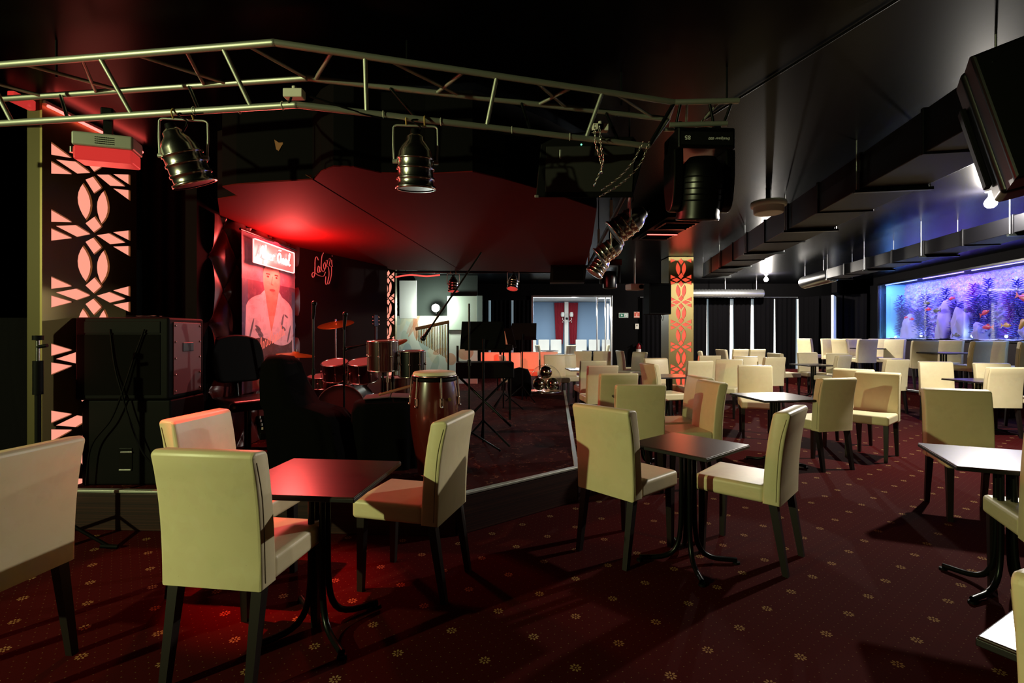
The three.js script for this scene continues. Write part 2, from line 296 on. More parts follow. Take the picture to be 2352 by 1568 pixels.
[ // x, distance, facing (x, away from the viewer), label
  [-2.03, 2.1, -1, 0.13, 'cream leather chair cut off by the left edge of the picture'],
  [-1.225, 2.04, 0.136, 0.99, 'cream leather chair, its back to us, red patch on the seat'],
  [-1.84, 2.95, 0.99, -0.13, 'cream leather chair at the left table just before the black amplifier stack'],
  [-0.33, 2.9, -0.965, 0.26, 'cream leather chair on the right side of the red lit table'],
  [0.585, 3.245, 0.75, 0.66, 'cream leather chair with a dark shadow on the lower left of its back'],
  [1.75, 3.16, -0.74, 0.67, 'cream leather chair on the right side of the middle table, facing left'],
  [1.175, 4.62, 0.02, 1, 'cream leather chair straight behind the middle table, its back to us'],
  [1.97, 4.97, -0.99, -0.1, 'orange-tinted cream chair, nearer of the two behind the middle table facing left'],
  [2.05, 5.5, -0.99, -0.1, 'orange-tinted cream chair, farther of the two behind the middle table facing left'],
  [3.54, 7.36, -0.35, -0.94, 'cream leather chair facing us behind the dark table in the room centre'],
  [3.43, 5.33, -0.25, 0.97, 'cream leather chair, its back to us, right of the dark table in the room centre'],
  [4.42, 6.1, -0.75, -0.66, 'cream leather chair with a brown shadow on its inner back, right of the centre table'],
  [4.5, 6.65, -0.75, -0.66, 'cream leather chair half hidden behind the shadowed one right of the centre table'],
  [3.74, 4.26, -0.4, -0.92, 'cream leather chair behind the table with bluish sheen at the right edge'],
  [2.715, 2.36, 0.41, 0.91, 'cream leather chair under the bluish table, cut off by the right edge'],
  [1.13, 0.82, 0.87, 0.49, 'cream leather chair at the bottom right corner beside the white-looking table'],
  [1.25, 5.92, -0.1, 1, 'cream leather chair next to the stage edge, third row from the front'],
  [1.32, 7.36, -0.1, 1, 'cream leather chair by the stage edge, second nearest of that row'],
  [1.39, 8.65, -0.1, 1, 'cream leather chair by the stage edge, third nearest of that row'],
  [1.2, 11.3, 0.2, -1, 'brownish cream chair right behind the chrome dome lamp, right one'],
  [0.92, 11.0, 0.15, -1, 'brownish cream chair right behind the chrome dome lamp, left one'],
  [-0.54, 12.4, 0.1, -1, 'red lit chair farthest left in the row beyond the stage'],
  [-0.22, 10.85, 1, 0.15, 'yellowish chair seen from the side beyond the stage'],
  [-0.03, 12.2, 0.12, -1, 'red lit chair behind the yellowish side-on chair'],
  [0.45, 12.65, -0.1, -1, 'red lit chair in the middle of the row beyond the stage'],
  [0.94, 12.9, 0.14, -1, 'red lit chair farthest right in the row beyond the stage'],
  [1.85, 13.2, 0, 1, 'cream chair before the bright side room, left of two'],
  [2.36, 13.2, 0, 1, 'cream chair before the bright side room, right of two'],
  [2.9, 13.6, 1, 0.1, 'cream chair side-on against the black wall below the green exit sign'],
  [3.2, 12.6, -0.9, -0.5, 'cream chair below the fire extinguisher by the curtain'],
  [2.14, 7.89, 1, 0.25, 'cream chair with reddish back, left of the round-edged table by the gold pillar'],
  [2.7, 9.5, 0.15, -1, 'cream chair left of the gold pillar facing us'],
  [3.2, 8.6, -0.1, 1, 'cream chair right in front of the gold pillar, right side, its back to us'],
  [3.9, 9.05, -0.6, -0.8, 'cream chair with dark red shadow inside its back, right of the gold pillar'],
  [4.15, 10.6, 0, 1, 'cream chair with a red top edge half hidden right of the gold pillar'],
  [4.95, 13.3, 0.9, -0.4, 'far pale chair just right of the gold pillar'],
  [6.05, 14.6, 1, 0.2, 'far pale chair side-on by the first wide curtain gap'],
  [6.75, 14.9, 0, 1, 'left chair of the far pair before the black curtains'],
  [7.25, 14.9, 0, 1, 'right chair of the far pair before the black curtains'],
  [4.72, 10.2, -0.3, -1, 'cream chair with orange rim behind the room centre chair'],
  [5.15, 9.9, -0.2, 1, 'cream chair with its back to us, second behind the room centre chair'],
  [6.2, 11.9, 1, 0.2, 'whitish side-on chair left of the dark table under the far curtains'],
  [7.25, 12.4, -0.1, -1, 'tan chair facing us behind the far dark table, left of two'],
  [7.58, 11.75, -0.5, -0.85, 'tan chair facing us behind the far dark table, right of two'],
  [7.1, 10.8, -0.4, 0.9, 'greenish white chair with its back to us near the platform step'],
  [6.92, 9.08, -0.1, 1, 'plain cream chair, its back to us, left one of two before the platform table'],
  [7.0, 8.35, -0.35, -0.93, 'pale cream chair facing us, right one of two before the platform table'],
  [6.83, 6.98, 0.1, 1, 'big cream chair at the right edge with its back to us, above the bluish table'],
  [7.55, 7.95, -0.3, -0.95, 'cream chair of which only the top shows at the right edge'],
].forEach(a => chair(a[0], a[1], a[2], a[3], a[4], G1));
[
  [8.4, 14.5, 1, 0.3, 'lilac tinted side-on chair, farthest left on the platform'],
  [8.75, 13.9, -0.1, -1, 'platform chair farthest left of the long cream row'],
  [8.5, 13.1, 1, 0.25, 'whitish platform chair seen in front of the cream row'],
  [9.1, 13.5, -0.2, -1, 'platform chair at the middle of the cream row, behind a table edge'],
  [8.6, 12.2, 0, 1, 'big plain platform chair with its back to us, centre of the cream row'],
  [9.65, 13.3, -0.8, -0.5, 'platform chair at the right end of the long cream row'],
  [9.5, 12.5, -0.9, -0.4, 'greyish platform chair just below the left corner of the aquarium'],
  [8.35, 10.2, 0.2, 0.98, 'platform chair alone below the white aquarium rocks, left'],
  [9.35, 10.75, -0.9, -0.4, 'bluish white platform chair below the middle of the aquarium'],
  [8.75, 9.4, -0.25, 0.97, 'largest platform chair, its back to us, by the purple lit table'],
  [9.5, 9.95, -0.95, -0.3, 'platform chair behind the largest one, against the aquarium wall'],
  [9.3, 9.0, 0.1, 1, 'platform chair cut off by the right edge below the aquarium'],
].forEach(a => chair(a[0], a[1], a[2], a[3], a[4], G2, 0.32));

// ---------------------------------------------------------------- tables
function tableProto(w, dp) {
  const t = new THREE.Group();
  mesh('tabletop', worldUV(bx(w, 0.022, dp, 0, 0.739, 0, 0.004), 1.1), M.table, t);
  mesh('edge_band', bx(w + 0.004, 0.018, dp + 0.004, 0, 0.735, 0, 0.003), M.tableEdge, t);
  mesh('top_plate', bx(0.3, 0.012, 0.3, 0, 0.72, 0, 0.003), M.steelDark, t);
  for (let k = 0; k < 4; k++) {
    const a = k * Math.PI / 2 + Math.PI / 4, c = Math.cos(a), s = Math.sin(a), q = (r, y) => [c * r, y, s * r];
    mesh('leg', tube([q(0.04, 0.72), q(0.04, 0.5), q(0.045, 0.22), q(0.075, 0.09), q(0.15, 0.035), q(0.3, 0.022)], 0.016, 26, 8), M.steelDark, t);
    mesh('foot_pad', cyl(0.02, 0.022, 0.012, c * 0.3, 0.006, s * 0.3, 12), M.black, t);
  }
  return t;
}
const tabA = tableProto(0.62, 0.62), tabB = tableProto(0.68, 0.68), tabM = tableProto(0.535, 0.535), tabS = tableProto(0.5, 0.5);
function table(proto, x, d, deg, label, base = 0) {
  const t = proto.clone(); t.name = uname('bistro_table'); scene.add(t); t.position.set(x, base, -d); t.rotation.y = deg * Math.PI / 180;
  t.userData = { label, category: 'table', group: 'square dark wood tables' }; return t;
}
table(tabA, -0.95, 2.49, -6, 'dark wood table with a bright red glow on its left side');
table(tabM, 1.115, 3.2, 41, 'dark wood table in the middle between two cream chairs');
table(tabS, 1.39, 5.5, 0, 'dark wood table hidden behind the chair back of the middle table');
table(tabB, 2.93, 5.62, 6, 'dark wood table in the room centre with a pale sheen on top');
table(tabA, 2.756, 2.82, -24, 'dark wood table at the right edge with bluish sheen');
table(tabA, 1.5, 1.056, 30, 'table corner looking white at the bottom right');
table(tabB, 2.6, 8.35, 8, 'dark table at the foot of the gold pillar');
table(tabB, 6.75, 11.3, 5, 'dark table under the far curtains with many dark legs');
table(tabA, 5.3, 11.4, 10, 'small dark table between the far chairs right of the gold pillar');
table(tabA, 7.0, 7.55, 3, 'dark table with violet sheen behind the right foreground chair');
table(tabA, 1.4, 9.9, 4, 'small table beside the stage corner with a metal rim');
table(tabA, 9.05, 12.9, 5, 'dark table edge among the long cream row on the platform', 0.32);
table(tabB, 8.55, 10.0, 4, 'purple lit table on the platform beside the largest platform chair', 0.32);

// ---------------------------------------------------------------- patterned light pillars
const P0 = 0.486;
function lens(cx, cy, w, h, tilt) { // leaf shape as a polygon
  const pts = []; const n = 7;
  for (let i = 0; i <= n; i++) { const t = -1 + 2 * i / n; pts.push([w * (1 - t * t), t * h]); }
  for (let i = n - 1; i > 0; i--) { const t = -1 + 2 * i / n; pts.push([-w * (1 - t * t), t * h]); }
  const c = Math.cos(tilt), s = Math.sin(tilt); return pts.map(([x, y]) => [cx + x * c - y * s, cy + x * s + y * c]);
}
function motif(cy, half, k, y0, y1) {
  const h = half, out = [
    [[0, 0.016], [0.085 * k, 0.085], [0.01, 0.155], [-0.085 * k, 0.075]], [[0, -0.016], [0.085 * k, -0.085], [0, -0.158], [-0.085 * k, -0.07]],
    lens(-0.088 * k, -P0 / 2, 0.068 * k, 0.145, 0.1), lens(0.088 * k, -P0 / 2, 0.064 * k, 0.145, -0.1),
  ];
  for (const s of [-1, 1]) {
    out.push([[s * h, 0.115], [s * h, 0.022], [s * h * 0.5, 0.06]]); out.push([[s * h, -0.115], [s * h, -0.022], [s * h * 0.5, -0.06]]);
    out.push([[s * h * 0.9, 0], [s * h * 0.42, 0.046], [s * h * 0.06, 0.003], [s * h * 0.42, -0.046]]);
  }
  return out.map(p => p.map(([x, y]) => [x, y + cy])).filter(p => p.every(([, y]) => y > y0 + 0.02 && y < y1 - 0.02));
}
function patternFace(parent, width, y0, y1, phase, paneMat, k = 1) { // face in local xy, looking towards +z; origin on the floor
  const sheet = poly([[-width / 2, y0], [width / 2, y0], [width / 2, y1], [-width / 2, y1]]); const half = width * 0.42, all = [];
  for (let cy = phase; cy < y1 + P0; cy += P0) all.push(...motif(cy, half, k, y0, y1));
  for (const p of all) { const a = THREE.ShapeUtils.area(p.map(q => new THREE.Vector2(q[0], q[1]))); sheet.holes.push(new THREE.Path((a > 0 ? [...p].reverse() : p).map(q => new THREE.Vector2(q[0], q[1])))); }
  const face = mesh('pattern_sheet', worldUV(new THREE.ExtrudeGeometry(sheet, { depth: 0.016, bevelEnabled: false }), 1), M.brass, parent);
  for (const p of all) mesh('pane', new THREE.ExtrudeGeometry(poly(p), { depth: 0.006, bevelEnabled: false }).translate(0, 0, -0.0065), paneMat, parent);
  return face;
}
const bronze = std({ color: 0x4a4220, roughness: 0.6, metalness: 0.5 });
function pillar(name, label, x, z, turn, width, depth, phase, paneMat, k, side = M.brass) {
  const t = thing(name, label, 'pillar', [x, 0, z], turn);
  patternFace(t, width, 0.02, CEIL - 0.01, phase, paneMat, k);
  mesh('core', bx(width - 0.01, CEIL - 0.03, depth - 0.06, 0, CEIL / 2, -depth / 2 - 0.02), M.black, t);
  for (const s of [-1, 1]) mesh('side_sheet', bx(0.012, CEIL - 0.03, depth, s * (width / 2 - 0.006), CEIL / 2, -depth / 2 + 0.0), side, t);
  return t;
}
pillar('light_pillar', 'tall pillar with glowing salmon leaf pattern behind the amplifier stack', -3.35, -4.03, Math.PI / 2, 0.9, 0.9, 0.29, M.paneRed, 1, bronze);
pillar('light_pillar', 'narrow glowing red pillar beyond the drum kit', -2.82, -11.5, 0.1, 0.32, 0.3, 0.3, M.paneRed, 0.5);
const gp = pillar('light_pillar', 'gold pillar with orange red leaf pattern in the room centre', 3.68, -11.0, 0, 0.54, 0.54, 0.18, M.paneOrange, 0.72);
areaLight([-3.3, 2.0, -4.03], [0, 2.0, -4.03], 0.6, 1.8, C(1, 0.14, 0.1), 1.6);
areaLight([-2.82, 1.8, -11.42], [-2.7, 1.8, 0], 0.22, 2.2, C(1, 0.14, 0.1), 1.6);
areaLight([3.68, 1.6, -10.93], [3.68, 1.6, 0], 0.4, 2.6, C(1, 0.12, 0.06), 2.2);
// ---------------------------------------------------------------- red light strip on top of the left pillar
{
  const t = thing('led_strip', 'glowing red light strip along the top of the left pillar', 'light strip', [0, 0, 0]);
  mesh('tube', rod([-3.31, 3.07, -3.6], [-3.31, 3.07, -4.52], 0.011), M.led, t);
  mesh('channel', bx(0.03, 0.02, 0.95, -3.33, 3.095, -4.06), M.alu, t);
  mesh('end_box', bx(0.05, 0.07, 0.16, -3.4, 3.06, -3.5, 0.008), M.redGel, t);
  areaLight([-3.27, 3.06, -4.06], [-2, 2.75, -4.06], 0.9, 0.04, C(1, 0.08, 0.06), 10);
}

// ---------------------------------------------------------------- curtains
function curtainGeo(pts, y0, y1, foldLen = 0.13, amp = 0.035, flare = 0) {
  const path = new THREE.CatmullRomCurve3(pts.map(p => V(p[0], 0, p[1])), false, 'catmullrom', 0.1), L = path.getLength(), n = Math.max(8, Math.round(L / foldLen * 6)), m = 5;
  const pos = [], idx = [];
  for (let j = 0; j <= m; j++) for (let i = 0; i <= n; i++) {
    const u = i / n, p = path.getPointAt(u), tg = path.getTangentAt(u), ph = u * L / foldLen * 6.283, v = j / m, a = amp * (0.6 + 0.4 * (1 - v)) * (Math.sin(ph) + 0.35 * Math.sin(ph * 0.43 + 1.3 + v));
    pos.push(p.x - tg.z * a + flare * (1 - v) * (u - 0.5) * tg.x, y0 + (y1 - y0) * v, p.z + tg.x * a + flare * (1 - v) * (u - 0.5) * tg.z);
  }
  for (let j = 0; j < m; j++) for (let i = 0; i < n; i++) { const a = j * (n + 1) + i, b = a + 1, c = a + n + 1, d = c + 1; idx.push(a, b, d, a, d, c); }
  const g = new THREE.BufferGeometry(); g.setAttribute('position', new THREE.Float32BufferAttribute(pos, 3)); g.setIndex(idx); g.computeVertexNormals(); return g;
}
M.curtain = matte({ color: 0x0b0a0c, roughness: 0.95, side: THREE.DoubleSide });
const cur = (pts, y0, y1, label, fold, amp, flare) => single('curtain', curtainGeo(pts, y0, y1, fold, amp, flare), M.curtain, label, 'curtain', 'black stage and window curtains');
cur([[-3.34, -4.56], [-3.15, -4.68], [-2.93, -4.72]], 0.3, CEIL, 'black curtain between the left pillar and the padded leather wall', 0.11, 0.03);
cur([[-2.13, -8.35], [-2.3, -8.9], [-2.62, -9.9]], 0.3, 2.62, 'black curtain on the stage left of the narrow red pillar', 0.12, 0.035);
{ // far curtain panels leave thin gaps where the window shows
  const e = [4.95, 6.56, 6.61, 7.35, 7.46, 8.06, 8.14, 8.81, 8.86, 9.56];
  const names = ['between the gold pillar and the first gap', 'left of the widest gap', 'right of the widest gap', 'in the middle of the far window', 'at the corner of the far window'];
  for (let i = 0; i < 5; i++) cur([[e[2 * i], -17.0], [e[2 * i + 1], -17.0]], 0.01, 2.64, 'far black curtain panel ' + names[i], 0.16, 0.028, -0.05);
  const A = [9.64, -16.98], B = [11.0, -15.2], at = t => [A[0] + (B[0] - A[0]) * t, A[1] + (B[1] - A[1]) * t];
  [[0.0, 0.285, 'first'], [0.31, 0.585, 'second'], [0.605, 0.88, 'third']].forEach(([a, b, n]) => cur([at(a), at(b)], 0.01, 2.66, `black curtain panel left of the aquarium, ${n} from the room corner`, 0.16, 0.028, -0.06));
  cur([[-1.2, -16.8], [-0.78, -16.8]], 0.01, 2.55, 'black curtain beyond the stage, left panel', 0.14, 0.025, 0);
  cur([[-0.70, -16.8], [-0.02, -16.8]], 0.01, 2.55, 'black curtain beyond the stage, middle panel', 0.14, 0.025, 0);
  cur([[0.05, -16.8], [0.6, -16.8]], 0.01, 2.55, 'black curtain beyond the stage, panel next to the bright room', 0.14, 0.025, 0);
  cur([[4.35, -16.9], [4.93, -16.9]], 0.01, 2.64, 'black curtain panel left of the gold pillar', 0.15, 0.025, 0);
}
single('curtain_rail', rod([4.3, 2.66, -16.95], [9.6, 2.66, -16.95], 0.015), M.silver, 'steel curtain rail above the far black curtains', 'rail');

// ---------------------------------------------------------------- padded leather wall and the stage back wall
{
  const g = new THREE.Group(); g.name = 'wall_stage'; g.userData = { kind: 'structure', label: 'dark red stage wall with padded leather behind the banner', category: 'wall' }; scene.add(g);
  mesh('back_board', bx(0.1, 2.9, 2.1, -2.83, 1.5, -5.5), M.blackWall, g);
  struct('wall_stage_back', bx(2.15, 2.9, 0.1, 0, 0, -0.06, 0, 0).rotateY(1.24).translate(-2.41, 1.5, -7.35), matte({ color: 0x180a09, roughness: 0.7 }), 'dark angled wall behind the drum kit');
  const nx = 110, ny = 150, pos = [], idx = [], W = 1.85, H = 2.25;
  for (let j = 0; j <= ny; j++) for (let i = 0; i <= nx; i++) {
    const u = i / nx * W, v = j / ny * H, a = u / 0.46 + v / 0.62, b = u / 0.46 - v / 0.62;
    const fa = Math.abs(a - Math.round(a)), fb = Math.abs(b - Math.round(b)), dist = Math.min(fa, fb), btn = Math.hypot(fa, fb);
    let z = 0.06 * (1 - Math.exp(-dist * 9)) - 0.02 * Math.exp(-btn * 14);
    z += 0.006 * noise.noise(u * 9, v * 4, 2) + 0.004 * noise.noise(u * 26, v * 11, 5) * Math.exp(-btn * 3);
    pos.push(-2.78 + z, 0.3 + v, -(4.62 + u));
  }
  for (let j = 0; j < ny; j++) for (let i = 0; i < nx; i++) { const a = j * (nx + 1) + i, b = a + 1, c = a + nx + 1, d = c + 1; idx.push(a, b, d, a, d, c); }
  const q = new THREE.BufferGeometry(); q.setAttribute('position', new THREE.Float32BufferAttribute(pos, 3)); q.setIndex(idx); q.computeVertexNormals();
  M.redLeather.side = THREE.DoubleSide; mesh('padded_leather', q, M.redLeather, g);
}
// ---------------------------------------------------------------- stage canopy
{
  const g = new THREE.Group(); g.name = 'ceiling_canopy'; g.userData = { kind: 'structure', label: 'low wine red canopy with wavy black front over the stage', category: 'ceiling' }; scene.add(g);
  const front = [[-2.72, -4.7], [-2.42, -4.15], [-2.2, -4.05], [-2.18, -3.8], [-2.04, -3.74], [-1.75, -3.68], [-1.43, -3.62], [-1.3, -3.44], [-1.18, -3.34], [-1.05, -3.35], [-0.9, -3.48], [-0.6, -3.5], [-0.27, -3.45], [-0.05, -3.62], [0.25, -3.9], [0.75, -4.47], [0.98, -6.2], [1.3, -9.2]];
  const back = [[-2.1, -8.75], [-2.12, -8.35], [-2.76, -6.4]];
  const seamA = [-1.43, -3.62], seamB = [-0.9, -8.9];
  const iA = 6, wine = M.wine;
  mesh('ceiling_board', prism([...front.slice(0, iA + 1), [seamB[0], seamB[1]], ...back], 2.55, 2.565), wine, g);
  mesh('ceiling_board', prism([[seamA[0] + 0.012, seamA[1]], ...front.slice(iA + 1), [seamB[0] + 0.012, seamB[1]]], 2.552, 2.567), wine, g);
  const inner = front.map(([x, z]) => [x * 0.985 - 0.01, z - 0.02]);
  mesh('fascia', prism([...front.map(([x, z]) => [x, z + 0.004]), ...inner.reverse()], 2.56, CEIL - 0.01), M.blackWall, g);
  const ply = std({ color: 0x9a6a48, roughness: 0.9 });
  const flake = (pts, x, y, z, ry) => { const f = new THREE.ExtrudeGeometry(poly(pts), { depth: 0.006, bevelEnabled: false }); f.rotateY(ry); f.translate(x, y, z); return f; };
  mesh('torn_patch', flake([[0, 0.05], [0.03, 0.03], [0.07, 0.035], [0.05, 0.01], [0.03, -0.03], [0.012, -0.02]], -1.72, 2.8, -3.655, 0.18), ply, g);
  mesh('torn_patch', flake([[0, 0], [0.07, 0.014], [0.1, 0.08], [0.11, 0.2], [0.125, 0.07], [0.12, -0.008], [0.06, -0.016]], -1.47, 2.575, -3.585, 0.9), ply, g);
}

// ---------------------------------------------------------------- lighting truss
{
  const t = thing('lighting_truss', 'bent aluminium truss of three tubes hanging above the stage front', 'truss');
  const top = [V(-3.6, 2.9, -2.84), V(-1.19, 2.9, -2.52), V(1.02, 2.9, -3.17)], bot = [V(-3.62, 2.64, -2.96), V(-1.125, 2.64, -2.63), V(0.87, 2.64, -3.21)], bk = [V(-3.6, 2.9, -3.18), V(-1.167, 2.9, -2.87), V(1.06, 2.9, -3.42)];
  for (const c of [top, bot, bk]) for (let i = 0; i < 2; i++) mesh('chord', [rod(c[i], c[i + 1], 0.0175), sph(0.0185, c[1].x, c[1].y, c[1].z, 10)], M.alu, t);
  const L = (c, i, k) => c[i].clone().lerp(c[i + 1], k);
  for (const [i, a, b] of [[0, 0.3, 0.318], [0, 0.595, 0.62], [0, 0.885, 0.9], [1, 0.19, 0.17], [1, 0.5, 0.49], [1, 0.785, 0.79]]) mesh('strut', rod(L(top, i, a), L(bot, i, b), 0.012), M.alu, t);
  for (const [i, a, b] of [[0, 0.4, 0.52], [0, 0.68, 0.8], [0, 0.2, 0.3], [1, 0.12, 0.02], [1, 0.42, 0.32], [1, 0.7, 0.6]]) mesh('strut', rod(L(top, i, a), L(bk, i, b), 0.0105), M.alu, t);
  for (const [i, a, b] of [[0, 0.55, 0.45], [0, 0.8, 0.74], [0, 0.94, 1], [1, 0.24, 0.38], [1, 0.6, 0.68], [1, 0.82, 0.95]]) mesh('strut', rod(L(top, i, a), L(bk, i, b), 0.0095), M.alu, t);
  for (const [i, a, b] of [[0, 0.46, 0.35], [0, 0.78, 0.7], [1, 0.3, 0.2], [1, 0.62, 0.55], [1, 0.9, 0.8]]) mesh('strut', rod(L(bot, i, a), L(bk, i, b), 0.0095), M.steelDark, t);
  mesh('end_strut', rod(bot[2], bk[2], 0.014), M.alu, t); mesh('end_strut', rod(top[2], bk[2], 0.012), M.alu, t); mesh('end_strut', rod(bot[2], top[2], 0.012), M.steelDark, t);
  for (const x of [-2.6, -0.6, 0.7]) mesh('hanger', rod([x, 2.91, -2.98 + (x > 0 ? -0.25 : 0.1)], [x, CEIL, -2.98 + (x > 0 ? -0.25 : 0.1)], 0.006), M.steelDark, t);
  const s = thing('truss_section', 'short straight truss piece carrying the moving head light', 'truss');
  mesh('chord', rod([1.02, 2.9, -3.17], [1.42, 2.905, -3.16], 0.0175), M.alu, s); mesh('chord', rod([1.0, 2.77, -3.2], [1.36, 2.775, -3.19], 0.016), M.alu, s); mesh('chord', rod([1.03, 2.83, -3.42], [1.4, 2.83, -3.41], 0.014), M.alu, s);
  for (const [a, b] of [[1.06, 1.04], [1.24, 1.28], [1.38, 1.34]]) mesh('strut', rod([a, 2.9, -3.17], [b, 2.77, -3.2], 0.009), M.steelDark, s);
  for (const [a, b] of [[1.1, 1.18], [1.3, 1.24]]) mesh('strut', rod([a, 2.9, -3.17], [b, 2.83, -3.42], 0.008), M.alu, s);
  mesh('hanger', rod([1.35, 2.91, -3.17], [1.35, CEIL, -3.17], 0.006), M.steelDark, s);
  for (const [pts, lab] of [[[[-2.0, 2.655, -2.755], [-1.7, 2.625, -2.7], [-1.45, 2.66, -2.685], [-1.2, 2.63, -2.64], [-1.13, 2.68, -2.6]], 'black cable wound along the left part of the truss'], [[[-1.05, 2.68, -2.62], [-0.7, 2.62, -2.75], [-0.4, 2.655, -2.84], [0.0, 2.615, -2.96], [0.35, 2.655, -3.06], [0.55, 2.7, -3.1]], 'black cable wound along the right part of the truss']]) {
    const c = thing('truss_cable', lab, 'cable'); mesh('cable', tube(pts, 0.006, 60, 6), M.black, c);
    for (let i = 1; i < pts.length - 1; i++) mesh('cable_tie', new THREE.TorusGeometry(0.021, 0.002, 5, 14).rotateY(Math.PI / 2).translate(pts[i][0], 2.64, pts[i][2]), M.white, c);
  }
  for (const [x, y, z, lab] of [[-1.13, 2.69, -2.62, 'small white junction box on the bend of the truss'], [0.55, 2.73, -3.15, 'white square socket box on the truss beside the chains']]) {
    const j = thing('junction_box', lab, 'box', [x, y, z]); mesh('body', bx(0.1, 0.045, 0.05, 0, 0, 0, 0.006), M.white, j); mesh('knob', cyl(0.012, 0.012, 0.02, 0.0, 0.03, 0, 12), M.white, j);
    if (x > 0) mesh('socket', bx(0.035, 0.035, 0.006, 0, 0, 0.026, 0.004), M.black, j);
  }
}
// ---------------------------------------------------------------- par cans
function parCan(label, hang, tilt, roll, scale, gel, lean = 0) {
  const t = thing('par_can', label, 'spotlight', hang, roll, 'chrome spotlights'); t.scale.setScalar(scale);
  const body = new THREE.Group(); body.name = 'can'; body.position.set(0, -0.2, 0); body.rotation.x = tilt; body.rotation.z = lean;
  const prof = [[0.0, 0.15], [0.03, 0.149], [0.05, 0.13], [0.052, 0.11], [0.075, 0.085], [0.092, 0.05], [0.096, 0.02], [0.103, 0.018], [0.103, 0.008], [0.096, 0.006], [0.097, -0.03], [0.104, -0.032], [0.104, -0.044], [0.097, -0.046], [0.098, -0.085], [0.105, -0.087], [0.105, -0.1], [0.098, -0.102], [0.098, -0.13], [0.112, -0.135], [0.112, -0.15], [0.1, -0.15]];
  const can = mesh('can', lathe(prof, 32), M.chrome, t); can.position.copy(body.position); can.rotation.copy(body.rotation);
  mesh('lens', cyl(0.098, 0.098, 0.012, 0, -0.14, 0, 28), gel || M.blackGloss, can);
  mesh('rear_cap', cyl(0.024, 0.03, 0.03, 0, 0.158, 0, 16), M.black, can);
  mesh('yoke', [tube([[-0.118, -0.2, 0], [-0.122, -0.1, 0], [-0.12, -0.01, 0], [-0.1, 0, 0], [0.1, 0, 0], [0.12, -0.01, 0], [0.122, -0.1, 0], [0.118, -0.2, 0]], 0.0055, 60, 6, false, 0.1), rod([-0.125, -0.2, 0], [-0.1, -0.2, 0], 0.012), rod([0.125, -0.2, 0], [0.1, -0.2, 0], 0.012)], M.alu, t);
  for (const x of [-0.05, 0.05]) mesh('hook', tube([[x, 0, 0], [x, 0.03, 0.022], [x, 0.055, 0], [x, 0.04, -0.02]], 0.005, 14, 6), std({ color: 0xb99a5a, roughness: 0.5 }), t);
  mesh('cable', tube([[0, -0.06, 0], [0.03, -0.02, 0.03], [-0.02, 0.02, 0.02], [0.04, 0.04, 0]], 0.005, 20, 6), M.black, t);
  return t;
}
parCan('chrome spotlight under the truss left of its bend', [-1.77, 2.6, -2.72], 0.25, 0.15, 1, null, 0.3);
parCan('chrome spotlight hanging upright under the middle of the truss', [-0.535, 2.6, -2.8], 0.12, 0.1, 1, null);
parCan('chrome spotlight nearest in the tilted row right of the canopy', [0.92, 2.52, -3.95], 0.95, 1.4, 1, null);
parCan('chrome spotlight second in the tilted row right of the canopy', [1.02, 2.52, -5.2], 0.95, 1.4, 1, null);
parCan('chrome spotlight third in the tilted row right of the canopy', [1.09, 2.5, -6.2], 0.6, 1.6, 1, null);
parCan('orange gelled spotlight hanging before the far glaring lamp', [-1.1, 2.56, -9.45], -0.15, 0.2, 0.95, M.redGel);
parCan('red gelled spotlight right of the orange one over the stage back', [0.02, 2.6, -9.45], -0.35, -0.3, 0.95, M.redGel);
spotLight([0.02, 2.3, -9.65], [0.2, 0.7, -12.6], C(1, 0.05, 0.035), 24, 0.42, 0.5);
spotLight([-1.1, 2.3, -9.6], [-0.3, 0.5, -12.2], C(1, 0.05, 0.035), 16, 0.4, 0.5);
{
  const b = thing('lighting_bar', 'black pipe carrying the row of tilted chrome spotlights', 'pipe');
  mesh('pipe', rod([0.86, 2.56, -3.5], [1.28, 2.56, -8.6], 0.02), M.black, b);
  for (const z of [-3.8, -5.0, -6.4, -8.2]) { const x = 0.86 + (-3.5 - z) / 5.1 * 0.42; mesh('bracket', bx(0.03, 0.22, 0.012, x, 2.66, z, 0.003), M.white, b); mesh('hanger', rod([x, 2.7, z], [x, CEIL, z], 0.006), M.black, b); }
  const c = thing('lighting_bar', 'pipe across the back of the stage with a glowing red rope light', 'pipe');
  mesh('pipe', rod([-2.2, 2.6, -9.5], [1.35, 2.6, -9.5], 0.022), M.steelDark, c);
  mesh('rope_light', tube([[-2.18, 2.5, -9.44], [-1.9, 2.54, -9.44], [-1.6, 2.515, -9.44], [-1.35, 2.54, -9.44]], 0.014, 30, 8), std({ color: 0x661010, emissive: C(1, 0.09, 0.07), emissiveIntensity: 1.4 }), c);
  for (const x of [-2.0, -0.8, 0.5, 1.2]) mesh('hanger', rod([x, 2.6, -9.5], [x, CEIL, -9.5], 0.008), M.steelDark, c);
}
